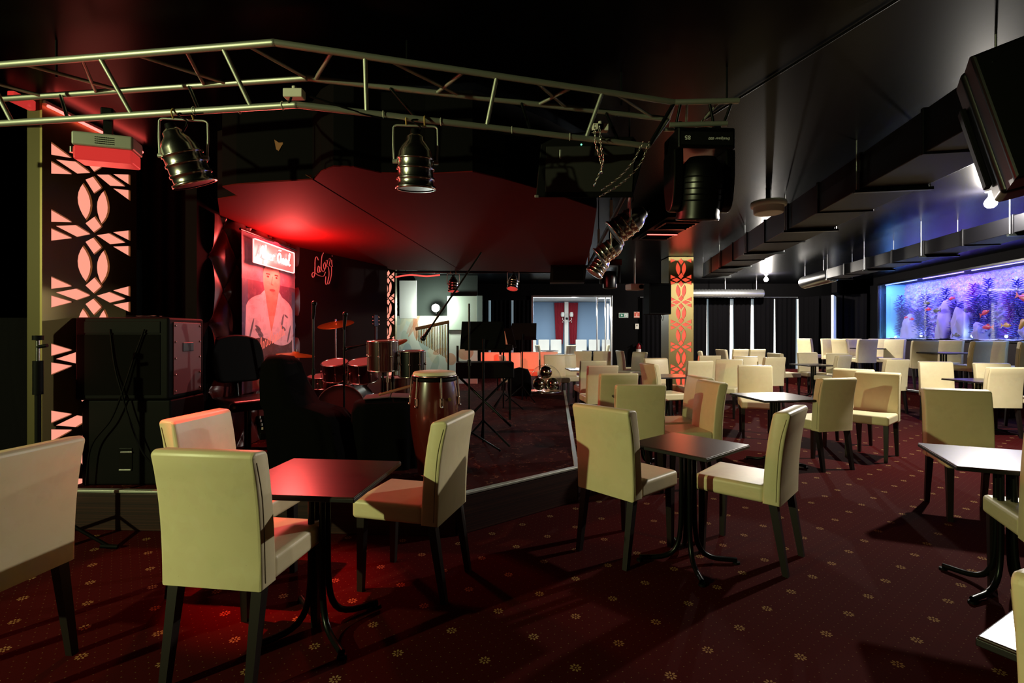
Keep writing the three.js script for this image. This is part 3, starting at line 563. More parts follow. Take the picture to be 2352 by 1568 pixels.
// red flood
{
  const t = thing('flood_light', 'grey box floodlight with a red front under the left truss', 'floodlight', [-2.24, 2.46, -2.8], 0.32);
  const b = mesh('housing', bx(0.28, 0.075, 0.15, 0, 0.035, 0, 0.012), std({ color: 0x9a9c92, roughness: 0.5, metalness: 0.3 }), t);
  mesh('front_glass', [bx(0.27, 0.075, 0.13, 0, -0.04, 0.004, 0.012)], M.redGel, t);
  mesh('bracket', [bx(0.04, 0.16, 0.02, 0.0, 0.14, 0), bx(0.06, 0.05, 0.05, 0, 0.21, 0, 0.01)], M.black, t);
  const vents = []; for (let i = 0; i < 9; i++) for (let j = 0; j < 4; j++) vents.push(bx(0.006, 0.004, 0.003, -0.03 + i * 0.01, 0.015 + j * 0.011, 0.076)); mesh('vent', vents, M.black, t);
  mesh('knob', cyl(0.014, 0.014, 0.03, -0.15, -0.02, 0.03, 12).rotateZ(0), M.chrome, t);
  spotLight([-2.22, 2.36, -2.78], [-1.5, 0.5, -2.85], C(1, 0.04, 0.035), 48, 0.26, 0.9);
}
// moving head
{
  const t = thing('moving_head', 'big black moving head light hanging from the truss end', 'stage light', [1.2, 2.74, -3.25], 0.05);
  mesh('base', bx(0.36, 0.13, 0.26, 0.0, -0.08, 0, 0.012), M.blackGloss, t);
  mesh('clamp', bx(0.04, 0.09, 0.05, -0.13, 0.02, 0.0, 0.008), M.black, t); mesh('clamp', bx(0.04, 0.09, 0.05, 0.12, 0.02, 0.0, 0.008), M.black, t);
  for (const s of [-1, 1]) { const p = new THREE.Shape(); p.moveTo(-0.09, 0); p.lineTo(0.09, 0); p.quadraticCurveTo(0.1, -0.22, 0.05, -0.33); p.quadraticCurveTo(0, -0.38, -0.05, -0.33); p.quadraticCurveTo(-0.1, -0.22, -0.09, 0); const g = new THREE.ExtrudeGeometry(p, { depth: 0.045, bevelEnabled: true, bevelSize: 0.008, bevelThickness: 0.008, bevelSegments: 2 }); g.rotateY(Math.PI / 2); g.translate(s * 0.165 - 0.022, -0.15, 0); mesh('yoke_arm', g, M.blackGloss, t); }
  const h = mesh('head', lathe([[0, 0.16], [0.07, 0.155], [0.115, 0.11], [0.13, 0.03], [0.128, -0.06], [0.12, -0.14], [0.125, -0.16], [0.12, -0.17], [0.1, -0.17]], 28), M.blackGloss, t); h.position.set(0, -0.36, 0.02); h.rotation.x = 0.2; h.scale.set(1.08, 1.2, 1.15);
  mesh('lens', lathe([[0, -0.165], [0.06, -0.162], [0.1, -0.155]], 24), std({ color: 0x0a0a0c, roughness: 0.08 }), h);
  const ribs = []; for (let i = 0; i < 5; i++) ribs.push(new THREE.TorusGeometry(0.129, 0.004, 6, 32).rotateX(Math.PI / 2).translate(0, 0.05 - i * 0.03, 0)); mesh('cooling_rib', ribs, M.black, h);
  const txt = canvasTex(512, 128, (g, w, h2) => { g.fillStyle = '#0b0b0b'; g.fillRect(0, 0, w, h2); g.translate(w / 2, h2 / 2); g.rotate(Math.PI); g.fillStyle = '#d8d8d8'; g.font = 'bold 56px sans-serif'; g.textAlign = 'center'; g.fillText('85', 190, 22); g.font = 'italic bold 34px sans-serif'; g.fillText('Designer 600', -120, 10); }, true, false);
  mesh('label', new THREE.PlaneGeometry(0.33, 0.08).translate(0, -0.085, 0.1315), std({ map: txt, roughness: 0.5 }), t);
}
// hanging speaker with chains
{
  const t = thing('hanging_speaker', 'black wedge speaker chained below the truss', 'speaker', [0.55, 2.62, -3.62], -0.12);
  const g = new THREE.ExtrudeGeometry(poly([[-0.36, -0.18], [0.3, -0.18], [0.36, 0.1], [0.28, 0.2], [-0.24, 0.2], [-0.33, 0.16]]), { depth: 0.34, bevelEnabled: true, bevelSize: 0.008, bevelThickness: 0.008, bevelSegments: 2 }); g.translate(0, 0, -0.2);
  const b = mesh('cabinet', g, M.black, t); t.rotation.x = 0.28;
  mesh('corner_guard', bx(0.03, 0.02, 0.03, -0.36, -0.18, 0.14, 0.004), M.silver, t); mesh('handle', bx(0.014, 0.06, 0.01, -0.2, 0.1, 0.155, 0.003), M.silver, t);
  mesh('front_grille', bx(0.6, 0.3, 0.01, 0, 0, 0.152, 0.004), std({ color: 0x0c0c0c, roughness: 0.8 }), t);
  mesh('indicator', sph(0.006, -0.06, 0.16, 0.16, 8), std({ color: 0x113311, emissive: C(0.2, 1, 0.5), emissiveIntensity: 2 }), t);
  const link = new THREE.TorusGeometry(0.0085, 0.0022, 6, 12); link.scale(0.75, 1.35, 1);
  const chain = (pts, label) => {
    const c = thing('chain', label, 'chain', [0, 0, 0], 0, 'steel chains on the truss'); const k = new THREE.CatmullRomCurve3(pts.map(p => V(...p))), L = k.getLength(), n = Math.round(L / 0.0185);
    for (let i = 0; i <= n; i++) { const p = k.getPointAt(i / n), d = k.getTangentAt(i / n), m = mesh('link', link, M.chrome, c); m.position.copy(p); m.quaternion.setFromUnitVectors(V(0, 1, 0), d); m.rotateY(i % 2 ? 1.45 : 0.1); }
  };
  chain([[0.53, 2.7, -3.06], [0.545, 2.58, -3.08], [0.56, 2.5, -3.1], [0.51, 2.37, -3.12]], 'steel chain hanging straight on the left of the wedge speaker');
  chain([[0.5, 2.7, -3.05], [0.51, 2.6, -3.07], [0.545, 2.5, -3.09], [0.55, 2.44, -3.09]], 'short second chain beside the straight one');
  chain([[0.79, 2.6, -3.06], [0.74, 2.5, -3.08], [0.66, 2.41, -3.1], [0.56, 2.34, -3.12]], 'slanting upper chain on the right of the wedge speaker');
  chain([[0.83, 2.6, -3.06], [0.78, 2.48, -3.08], [0.67, 2.37, -3.1], [0.55, 2.3, -3.12]], 'slanting lower chain on the right of the wedge speaker');
}
// big speaker on the right ceiling
{
  const t = thing('ceiling_speaker', 'big black loudspeaker hung in the upper right corner', 'speaker', [2.52, 2.5, -2.35], -0.6); t.rotation.order = 'YXZ'; t.rotation.z = 0.22; t.rotation.x = -0.1; t.scale.setScalar(0.86);
  const g = new THREE.ExtrudeGeometry(poly([[-0.26, -0.36], [0.26, -0.36], [0.26, 0.36], [-0.26, 0.36]]), { depth: 0.16, bevelEnabled: true, bevelSize: 0.02, bevelThickness: 0.02, bevelSegments: 3 });
  mesh('rear_shell', g, M.blackGloss, t);
  mesh('cabinet', bx(0.6, 0.78, 0.2, 0, 0, -0.1, 0.03), M.blackGloss, t);
  mesh('handle_recess', bx(0.24, 0.12, 0.008, 0.06, -0.12, 0.181, 0.004), std({ color: 0x030303, roughness: 0.9 }), t);
  for (const [x, y] of [[-0.2, 0.3], [-0.2, -0.3], [0.2, 0.3], [0.2, -0.3]]) mesh('screw', cyl(0.008, 0.008, 0.004, 0, 0, 0, 10).rotateX(Math.PI / 2).translate(x, y, 0.181), M.steelDark, t);
  const ev = canvasTex(256, 128, (c, w, h) => { c.fillStyle = '#131613'; c.fillRect(0, 0, w, h); c.strokeStyle = '#7f8577'; c.lineWidth = 4; c.strokeRect(4, 4, w - 8, h - 8); c.strokeRect(14, 12, 56, 44); c.fillStyle = '#b9bfae'; c.font = 'bold 34px sans-serif'; c.fillText('EV', 20, 46); c.fillStyle = '#2f332d'; c.fillRect(86, 16, 150, 34); c.fillStyle = '#c9ceb8'; c.fillRect(20, 72, 110, 22); }, true, false);
  mesh('badge', new THREE.PlaneGeometry(0.2, 0.1).translate(-0.02, 0.06, 0.1825), std({ map: ev, roughness: 0.4 }), t);
  mesh('bracket', bx(0.03, 0.5, 0.08, -0.32, -0.05, -0.12, 0.006), M.black, t);
  mesh('hanger', rod([0, 0.38, -0.08], [0.14, 0.7, -0.06], 0.02), M.black, t);
}
// ---------------------------------------------------------------- bulbs
for (const [x, z, p, col, stem, label] of LAMPS) {
  const t = thing('ceiling_bulb', label, 'lamp', [x, CEIL, z], 0);
  mesh('socket', [cyl(0.045, 0.05, 0.03, 0, -0.015, 0), cyl(0.022, 0.022, stem - 0.07, 0, -(stem - 0.07) / 2 - 0.02, 0)], M.white, t);
  mesh('bulb', lathe([[0.0, -0.14], [0.03, -0.135], [0.055, -0.11], [0.062, -0.08], [0.05, -0.045], [0.024, -0.012], [0.02, 0]], 20).translate(0, -stem + 0.06, 0), M.bulb, t);
  pointLight(x, CEIL - stem - 0.02, z, col, p, 2.5);
}
{
  const t = thing('work_lamp', 'glaring white lamp on the pale partition beyond the stage', 'lamp', [-2.15, 2.16, -14.2]);
  mesh('housing', lathe([[0.02, 0.06], [0.07, 0.05], [0.1, 0.0], [0.1, -0.01]], 20).rotateX(-Math.PI / 2).translate(0, 0, -0.12), M.black, t);
  mesh('bulb', sph(0.11, 0, 0, 0, 16), M.bulb, t); mesh('bracket', bx(0.03, 0.12, 0.2, 0, -0.1, -0.2, 0.005), M.black, t);
  pointLight(-2.15, 2.16, -14.2, C(0.9, 1, 0.88), 6.5, 3);
}
// ---------------------------------------------------------------- ducts and ceiling fittings
function duct(name, label, a, b, w, h, n, mat, seamMat) {
  const t = thing(name, label, 'duct', [0, 0, 0]); const dir = V(...b).sub(V(...a)), L = dir.length(), ry = Math.atan2(-dir.z, dir.x), mid = V(...a).add(V(...b)).multiplyScalar(0.5);
  for (let i = 0; i < n; i++) { const p = V(...a).lerp(V(...b), (i + 0.5) / n); mesh('duct_segment', bx(L / n - 0.03, h, w, 0, 0, 0, 0.006, ry).translate(p.x, p.y, p.z), mat, t); }
  for (let i = 1; i < n; i++) { const p = V(...a).lerp(V(...b), i / n); mesh('flange', bx(0.03, h + 0.025, w + 0.025, 0, 0, 0, 0.004, ry).translate(p.x, p.y, p.z), seamMat || mat, t); }
  for (let i = 0; i <= n; i += 2) { const p = V(...a).lerp(V(...b), Math.min(0.98, Math.max(0.02, i / n))); for (const s of [-1, 1]) { const ox = Math.sin(ry) * s * (w / 2 + 0.03), oz = Math.cos(ry) * s * (w / 2 + 0.03); mesh('hanger_rod', rod([p.x + ox, p.y - h / 2 - 0.03, p.z + oz], [p.x + ox, CEIL, p.z + oz], 0.006), M.silver, t); } mesh('hanger_bar', bx(0.04, 0.025, w + 0.1, 0, 0, 0, 0, ry).translate(p.x, p.y - h / 2 - 0.025, p.z), M.steelDark, t); }
  return t;
}
duct('air_duct', 'black ceiling duct running from above the hanging speaker to the far curtains', [2.95, 2.85, -2.6], [4.5, 2.85, -11.2], 0.5, 0.3, 10, M.duct);
duct('air_duct', 'black and silver ceiling duct running before the aquarium', [5.75, 2.72, -4.2], [6.95, 2.72, -10.8], 0.42, 0.2, 8, M.duct);
{
  const t = thing('flexible_duct', 'silver ribbed duct above the far curtains right of the gold pillar', 'duct'); 
  const rib = []; const n = 46; for (let i = 0; i <= n; i++) { const x = 5.6 + i / n * 2.4; rib.push([0.125 + (i % 2) * 0.018, x]); }
  mesh('ribbed_tube', lathe(rib.map(([r, y]) => [r, y]), 18).rotateZ(-Math.PI / 2).translate(0, 2.72, -16.1), M.silver, t);
  for (const x of [5.7, 6.8, 7.8]) mesh('strap', rod([x, 2.84, -16.1], [x, CEIL - 0.002, -16.1], 0.01), M.silver, t);
  const u = thing('flexible_duct', 'silver ribbed duct piece left of the aquarium ceiling glow', 'duct');
  mesh('ribbed_tube', lathe(rib.map(([r, y]) => [r * 1.1, (y - 5.6) * 0.7]), 18).rotateX(-Math.PI / 2).rotateY(-0.2).translate(7.0, 2.72, -11.0), M.silver, u);
  for (const z of [-11.5, -12.6]) mesh('strap', rod([7.1 - (z + 11.5) * 0.2, 2.84, z], [7.1 - (z + 11.5) * 0.2, CEIL - 0.002, z], 0.01), M.silver, u);
}
{
  const t = thing('ceiling_disc', 'round white fitting on the black ceiling', 'ceiling fitting', [3.0, 2.985, -5.9]);
  mesh('stem', cyl(0.03, 0.03, CEIL - 2.985, 0, (CEIL - 2.985) / 2, 0), M.black, t);
  mesh('rim', lathe([[0, 0], [0.19, 0], [0.195, -0.03], [0.19, -0.055], [0.165, -0.06]], 36), M.white, t); mesh('drum', lathe([[0.165, -0.055], [0.16, -0.13], [0.15, -0.14], [0, -0.142]], 36), M.white, t);
  const g = thing('air_grille', 'square ceiling air grille with red lit rim above the gold pillar', 'grille', [2.1, 2.82, -6.4], 0.05);
  mesh('box', bx(0.5, 0.28, 1.5, 0, 0.16, -0.4, 0.005), M.black, g);
  for (let k = 0; k < 2; k++) { mesh('frame', [bx(0.42, 0.015, 0.03, 0, 0, 0.15 - k * 0.7), bx(0.42, 0.015, 0.03, 0, 0, -0.25 - k * 0.7), bx(0.03, 0.015, 0.42, -0.2, 0, -0.05 - k * 0.7), bx(0.03, 0.015, 0.42, 0.2, 0, -0.05 - k * 0.7)], M.steelDark, g); for (let i = 0; i < 4; i++) mesh('blade', bx(0.36, 0.006, 0.06, 0, -0.005, 0.08 - i * 0.09 - k * 0.7, 0, 0, 0.5), M.duct, g); }
  mesh('light_strip', bx(0.42, 0.012, 0.012, 0, -0.012, -0.56), M.led, g);
  areaLight([2.1, 2.79, -6.96], [2.1, 2.9, -7.5], 0.4, 0.02, C(1, 0.1, 0.05), 20);
}

// ---------------------------------------------------------------- banner and neon signs
{
  const ban = canvasTex(768, 1024, (g, w, h) => {
    g.fillStyle = '#5a3550'; g.fillRect(0, 0, w, h);
    g.fillStyle = '#8d6a80'; g.fillRect(0, 40, w, 260); g.fillStyle = '#3d4a6a'; g.fillRect(0, 300, 90, 700); g.fillRect(w - 70, 330, 70, 700);
    g.fillStyle = '#c9c3cc'; g.beginPath(); g.moveTo(300, 350); g.lineTo(240, 385); g.quadraticCurveTo(110, 410, 60, 470); g.lineTo(30, 800); g.lineTo(w - 30, 800); g.lineTo(w - 60, 470); g.quadraticCurveTo(640, 410, 540, 385); g.lineTo(480, 350); g.closePath(); g.fill();   // shirt
    g.fillStyle = '#b98a78'; g.beginPath(); g.moveTo(300, 330); g.lineTo(480, 330); g.lineTo(385, 640); g.closePath(); g.fill();   // neckline
    g.beginPath(); g.ellipse(390, 260, 112, 150, 0, 0, 7); g.fill();
    g.fillStyle = '#4a2e2a'; g.beginPath(); g.moveTo(276, 240); g.quadraticCurveTo(290, 100, 390, 105); g.quadraticCurveTo(500, 100, 505, 240); g.quadraticCurveTo(480, 170, 390, 172); g.quadraticCurveTo(300, 170, 276, 240); g.fill();
    g.fillStyle = '#3a221e'; g.fillRect(318, 232, 48, 9); g.fillRect(416, 232, 48, 9); g.beginPath(); g.ellipse(342, 254, 14, 7, 0, 0, 7); g.ellipse(440, 254, 14, 7, 0, 0, 7); g.fill();
    g.strokeStyle = '#8d5f50'; g.lineWidth = 7; g.beginPath(); g.moveTo(392, 250); g.lineTo(380, 306); g.lineTo(402, 308); g.stroke();
    g.fillStyle = '#8a4a44'; g.beginPath(); g.ellipse(392, 345, 32, 9, 0, 0, 7); g.fill();
    g.fillStyle = '#38404a'; for (const [x, y, a, b] of [[230, 640, 60, 16], [250, 668, 50, 12], [210, 610, 40, 10], [540, 560, 14, 60], [560, 610, 34, 12], [640, 650, 12, 70], [130, 620, 10, 80], [600, 520, 30, 8], [330, 700, 50, 10]]) { g.globalAlpha = 0.75; g.beginPath(); g.ellipse(x, y, a, b, 0.4, 0, 7); g.fill(); } g.globalAlpha = 1;
    g.fillStyle = '#4a302c'; g.beginPath(); g.moveTo(60, 700); g.quadraticCurveTo(300, 640, 420, 720); g.quadraticCurveTo(600, 760, w - 70, 690); g.lineTo(w - 70, 1000); g.lineTo(120, 1000); g.closePath(); g.fill();
    g.fillStyle = '#7a4c38'; g.fillRect(140, 830, 420, 180);
    g.fillStyle = '#1d1f2a'; g.fillRect(20, 760, 110, 264);
    for (let i = 0; i < 900; i++) { g.fillStyle = `rgba(${rnd() < 0.5 ? '230,210,210' : '40,24,34'},0.06)`; g.beginPath(); g.ellipse(rnd() * w, rnd() * h, rr(4, 30), rr(3, 24), 0, 0, 7); g.fill(); }
    g.strokeStyle = '#f0b8a0'; g.lineWidth = 7; g.lineCap = 'round'; // script lettering along the lower part
    let x = 70, y = 800; const arc = (a, b, r, s, e) => { g.beginPath(); g.arc(a, b, r, s, e); g.stroke(); };
    arc(110, 770, 44, 0.6, 5.6); g.beginPath(); g.moveTo(40, 840); g.quadraticCurveTo(130, 870, 160, 740); g.stroke();
    for (let i = 0; i < 12; i++) { const px = 170 + i * 34, py = 760 - i * 11, tall = i % 4 === 2 ? 90 : 40; g.beginPath(); g.moveTo(px, py + 20); g.bezierCurveTo(px + 4, py - tall, px + 28, py - tall, px + 18, py + 10); g.quadraticCurveTo(px + 16, py + 30, px + 36, py + 8); g.stroke(); }
  }, true, false);
  const t = thing('stage_banner', 'tall printed banner with a man in a white shirt behind the neon frame', 'banner', [-2.655, 1.66, -5.57], Math.PI / 2);
  const g = new THREE.PlaneGeometry(1.27, 1.62, 30, 6); const p = g.attributes.position; for (let i = 0; i < p.count; i++) p.setZ(i, 0.008 * Math.sin(p.getX(i) * 7 + p.getY(i)) + 0.006 * Math.sin(p.getX(i) * 17)); g.computeVertexNormals();
  mesh('print', g, std({ map: ban, roughness: 0.55, side: THREE.DoubleSide }), t);
  mesh('top_bar', rod([-0.64, 0.81, 0], [0.64, 0.81, 0], 0.012), M.steelDark, t);
  // neon frame
  const n = thing('neon_sign', 'glowing pink neon frame with a white handwritten name over the banner', 'neon sign', [-2.6, 2.285, -5.55], Math.PI / 2);
  mesh('back_panel', bx(0.94, 0.24, 0.008, 0, 0, -0.012), std({ color: 0x803434, roughness: 0.4, emissive: C(1, 0.3, 0.27), emissiveIntensity: 0.5 }), n);
  mesh('frame_tube', tube([[-0.47, -0.12, 0], [0.47, -0.12, 0], [0.47, 0.12, 0], [-0.47, 0.12, 0]], 0.006, 80, 6, true, 0.02), std({ color: 0xffc0c0, emissive: C(1, 0.5, 0.45), emissiveIntensity: 2.2 }), n);
  const strokes = [ // handwritten "Alper Önal"
    [[-0.4, -0.05], [-0.37, -0.04], [-0.33, 0.04], [-0.31, 0.07], [-0.31, 0.0], [-0.305, -0.05]], [[-0.36, -0.01], [-0.29, 0.0]],
    [[-0.29, -0.05], [-0.265, 0.0], [-0.24, 0.075], [-0.255, 0.08], [-0.265, 0.0], [-0.255, -0.05], [-0.235, -0.045]],
    [[-0.215, 0.01], [-0.235, -0.11]], [[-0.225, -0.02], [-0.2, 0.01], [-0.18, -0.01], [-0.195, -0.05], [-0.222, -0.045]],
    [[-0.165, -0.03], [-0.13, -0.01], [-0.145, 0.01], [-0.165, -0.02], [-0.15, -0.05], [-0.115, -0.04]], [[-0.1, -0.05], [-0.09, 0.0], [-0.075, 0.01], [-0.05, 0.005]],
    [[0.06, 0.05], [0.03, 0.02], [0.03, -0.03], [0.065, -0.05], [0.1, -0.01], [0.09, 0.045], [0.06, 0.05]], [[0.06, 0.085], [0.065, 0.088]], [[0.095, 0.085], [0.1, 0.088]],
    [[0.13, -0.05], [0.14, 0.005], [0.14, -0.02], [0.165, 0.01], [0.175, -0.05], [0.19, -0.04]], [[0.25, 0.005], [0.215, 0.01], [0.205, -0.04], [0.235, -0.05], [0.255, 0.0], [0.25, -0.045], [0.275, -0.045]],
    [[0.28, -0.04], [0.31, 0.02], [0.33, 0.08], [0.315, 0.08], [0.3, 0.0], [0.31, -0.05], [0.34, -0.04]],
  ];
  mesh('lettering', strokes.map(s => tube(s.map(q => [q[0], q[1], 0.012]), 0.007, s.length * 5, 6)), M.neonWhite, n);
  pointLight(-2.42, 2.29, -5.55, C(1, 0.1, 0.085), 10, 6);
  // unlit script sign on the angled wall
  const L = thing('script_sign', 'unlit grey script sign reading LaLozzi on the dark wall', 'sign', [-2.53, 2.31, -6.73], 1.24);
  const s2 = [
    [[-0.1, 0.1], [-0.13, 0.14], [-0.16, 0.1], [-0.165, -0.02], [-0.17, -0.1], [-0.2, -0.14], [-0.22, -0.1], [-0.18, -0.07], [-0.1, -0.1], [0.0, -0.1], [0.04, -0.04]],
    [[-0.07, 0.0], [-0.1, 0.02], [-0.115, -0.05], [-0.09, -0.06], [-0.07, 0.02], [-0.07, -0.05], [-0.05, -0.04]],
    [[0.0, 0.21], [-0.03, 0.16], [-0.045, 0.05], [-0.035, -0.02], [0.0, -0.04], [0.03, 0.0]], [[0.03, 0.09], [0.0, 0.05], [0.02, -0.01], [0.045, 0.03], [0.03, 0.09]],
    [[0.05, 0.11], [0.085, 0.12], [0.06, 0.04], [0.1, 0.03], [0.11, -0.08], [0.07, -0.2], [0.04, -0.19], [0.045, -0.1]], [[0.1, 0.14], [0.14, 0.15], [0.115, 0.06], [0.16, 0.04], [0.155, -0.08], [0.11, -0.19], [0.085, -0.18], [0.1, -0.1]],
    [[0.165, 0.14], [0.17, 0.08], [0.185, 0.05]], [[0.17, 0.19], [0.174, 0.196]],
  ];
  mesh('script_tube', s2.map(s => tube(s.map(q => [q[0], q[1], 0.02]), 0.006, s.length * 5, 6)), std({ color: 0x9a8f8f, roughness: 0.35 }), L);
  mesh('stand_off', [bx(0.01, 0.01, 0.05, -0.15, 0.0, -0.005), bx(0.01, 0.01, 0.05, 0.1, 0.03, -0.005)], M.steelDark, L);
}
// ---------------------------------------------------------------- amplifier stack and office chair
const SY = 0.29;
{
  const a = thing('speaker_cabinet', 'lower black bass cabinet of the stack at the stage corner', 'speaker', [-2.95, SY, -4.07], 0.02);
  mesh('cabinet', bx(0.67, 0.65, 0.44, 0, 0.325, 0, 0.015), M.black, a); mesh('input_plate', bx(0.1, 0.17, 0.008, 0, 0.2, 0.222, 0.004), M.steelDark, a);
  mesh('jack_bar', bx(0.09, 0.012, 0.012, 0.01, 0.255, 0.228, 0.003), M.silver, a); mesh('jack_bar', bx(0.09, 0.01, 0.012, 0.0, 0.12, 0.228, 0.003), M.alu, a);
  const b = thing('amplifier', 'upper black amplifier with a wine red riveted side plate', 'amplifier', [-2.97, SY + 0.65, -4.06], 0.03);
  mesh('cabinet', bx(0.7, 0.63, 0.46, 0, 0.316, 0, 0.02), M.black, b);
  mesh('rear_panel', bx(0.62, 0.09, 0.01, -0.02, 0.555, 0.231, 0.004), M.black, b); mesh('back_board', bx(0.62, 0.46, 0.008, -0.02, 0.27, 0.231, 0.004), matte({ color: 0x080706, roughness: 0.9 }), b);
  const plate = mesh('side_plate', bx(0.01, 0.56, 0.36, 0.352, 0.315, 0.0, 0.003), std({ color: 0x5a1518, roughness: 0.5 }), b);
  for (let i = 0; i < 5; i++) for (const z of [-0.16, 0.16]) mesh('rivet', sph(0.008, 0.359, 0.06 + i * 0.127, z, 8), M.silver, plate);
  mesh('badge', bx(0.006, 0.07, 0.14, 0.359, 0.4, 0.0, 0.003), M.blackGloss, plate);
  const pp = thing('sheet_of_paper', 'crumpled paper lying on top of the amplifier stack', 'paper', [-2.95, SY + 1.283, -4.05]); 
  { const g = new THREE.PlaneGeometry(0.26, 0.2, 10, 8); g.rotateX(-Math.PI / 2); const p = g.attributes.position; for (let i = 0; i < p.count; i++) p.setY(i, 0.01 + 0.012 * Math.abs(noise.noise(p.getX(i) * 14, 3, p.getZ(i) * 14))); g.computeVertexNormals(); mesh('sheet', g, std({ color: 0xd8c8c0, roughness: 0.9, side: THREE.DoubleSide }), pp); }
  single('cable', tube([[-2.78, 1.48, -3.815], [-2.86, 1.25, -3.81], [-2.93, 1.02, -3.8], [-3.02, 0.8, -3.8], [-3.16, 0.6, -3.79], [-3.2, 0.31, -3.79]], 0.006, 50, 6), M.black, 'black cable slanting left across the amplifier stack', 'cable');
  single('cable', tube([[-3.04, 1.48, -3.815], [-3.0, 1.2, -3.81], [-2.94, 1.0, -3.8], [-2.88, 0.8, -3.8], [-2.78, 0.55, -3.8], [-2.66, 0.42, -3.81]], 0.006, 50, 6), M.black, 'black cable slanting right across the amplifier stack', 'cable');
  const o = thing('office_chair', 'black upholstered chair half hidden behind the amplifier stack', 'chair', [-2.44, SY, -4.66], 0.9);
  mesh('backrest', (() => { const s = new THREE.Shape(); s.moveTo(-0.21, -0.12); s.quadraticCurveTo(-0.2, -0.2, -0.12, -0.2); s.lineTo(0.12, -0.2); s.quadraticCurveTo(0.2, -0.2, 0.21, -0.12); s.quadraticCurveTo(0.24, 0.08, 0.17, 0.17); s.quadraticCurveTo(0, 0.24, -0.17, 0.17); s.quadraticCurveTo(-0.24, 0.08, -0.21, -0.12); const g = new THREE.ExtrudeGeometry(s, { depth: 0.04, bevelEnabled: true, bevelSize: 0.02, bevelThickness: 0.02, bevelSegments: 4, curveSegments: 10 }); const p = g.attributes.position; for (let i = 0; i < p.count; i++) p.setZ(i, p.getZ(i) - p.getY(i) * 0.12); g.computeVertexNormals(); g.translate(0, 0.92, -0.24); return g; })(), M.black, o);
  mesh('seat', bx(0.5, 0.1, 0.5, 0, 0.52, 0, 0.045), M.blackGloss, o); mesh('stem', rod([0, 0.08, 0], [0, 0.5, 0], 0.03), M.steelDark, o); mesh('back_bar', rod([0, 0.5, -0.2], [0, 0.8, -0.26], 0.02), M.steelDark, o);
  for (let k = 0; k < 5; k++) { const q = k * 1.2566; mesh('leg', rod([0, 0.09, 0], [Math.cos(q) * 0.27, 0.055, Math.sin(q) * 0.27], 0.018), M.steelDark, o); mesh('castor', sph(0.028, Math.cos(q) * 0.27, 0.029, Math.sin(q) * 0.27, 10), M.black, o); }
}
// speaker pole at the far left
{
  const t = thing('pole_stand', 'black tripod pole before the gold side of the left pillar', 'stand', [-3.1, 0, -3.3]);
  mesh('pole', rod([0, 0.04, 0], [0, 1.2, 0], 0.017), M.black, t); mesh('sleeve', rod([0, 1.05, 0], [0, 1.27, 0], 0.028), M.black, t); mesh('top_cap', cyl(0.03, 0.03, 0.03, 0, 1.42, 0, 12), M.black, t); mesh('top_rod', rod([0, 1.27, 0], [0, 1.42, 0], 0.011), M.chrome, t); mesh('knob', rod([0, 1.36, 0], [0.06, 1.37, 0], 0.012), M.black, t);
  for (let k = 0; k < 3; k++) { const q = k * 2.094 - 0.2; mesh('leg', rod([0, 0.32, 0], [Math.cos(q) * 0.42, 0.014, Math.sin(q) * 0.42], 0.011), M.black, t); mesh('foot', rod([Math.cos(q) * 0.36, 0.03, Math.sin(q) * 0.36], [Math.cos(q) * 0.46, 0.016, Math.sin(q) * 0.46], 0.015), M.black, t); }
}
// mixing console
{
  const t = thing('mixing_console', 'low mixing console with rows of knobs lit red behind the left table', 'mixer', [-2.05, SY, -4.75], 0.55);
  mesh('stand', [rod([-0.22, 0.02, 0.1], [0.22, 0.24, -0.05], 0.014), rod([0.22, 0.02, 0.1], [-0.22, 0.24, -0.05], 0.014), rod([-0.25, 0.015, 0.1], [0.25, 0.015, 0.1], 0.014)], M.black, t);
  const b = mesh('desk', bx(0.62, 0.07, 0.42, 0, 0.3, 0, 0.012, 0, 0.22), M.black, t);
  for (let i = 0; i < 14; i++) for (let j = 0; j < 4; j++) mesh('knob', cyl(0.008, 0.01, 0.022, -0.28 + i * 0.043, 0.345 + (j - 1.5) * 0.02, -(j - 1.5) * 0.09, 8), j % 2 ? M.alu : M.redGel0 || (M.redGel0 = std({ color: 0xc0a8a0, roughness: 0.4 })), b);
}
// ---------------------------------------------------------------- draped things
function drape(name, label, x, z, prof, w, d, seedv, turn = 0) { // prof: [height, scale]
  const n = 64, pos = [], idx = []; const rows = prof.length;
  for (let j = 0; j < rows; j++) for (let i = 0; i <= n; i++) {
    const a = i / n * Math.PI * 2, [y, sx, sz, ox = 0, fold = 0] = prof[j], e = 0.55, c = Math.cos(a), s = Math.sin(a), f = 1 + fold * (Math.sin(a * 9 + seedv) + 0.6 * Math.sin(a * 14 + seedv * 2));
    pos.push(ox + Math.sign(c) * Math.pow(Math.abs(c), e) * sx * w * f, y, Math.sign(s) * Math.pow(Math.abs(s), e) * sz * d * f);
  }
  for (let j = 0; j < rows - 1; j++) for (let i = 0; i < n; i++) { const p = j * (n + 1) + i, q = p + 1, r = p + n + 1, t = r + 1; idx.push(p, r, q, q, r, t); }
  const g = new THREE.BufferGeometry(); g.setAttribute('position', new THREE.Float32BufferAttribute(pos, 3)); g.setIndex(idx); g.computeVertexNormals(); g.rotateY(turn); g.translate(x, SY, z);
  M.drape = M.drape || matte({ color: 0x030303, roughness: 0.9, side: THREE.DoubleSide }); return single(name, g, M.drape, label, 'cloth');
}
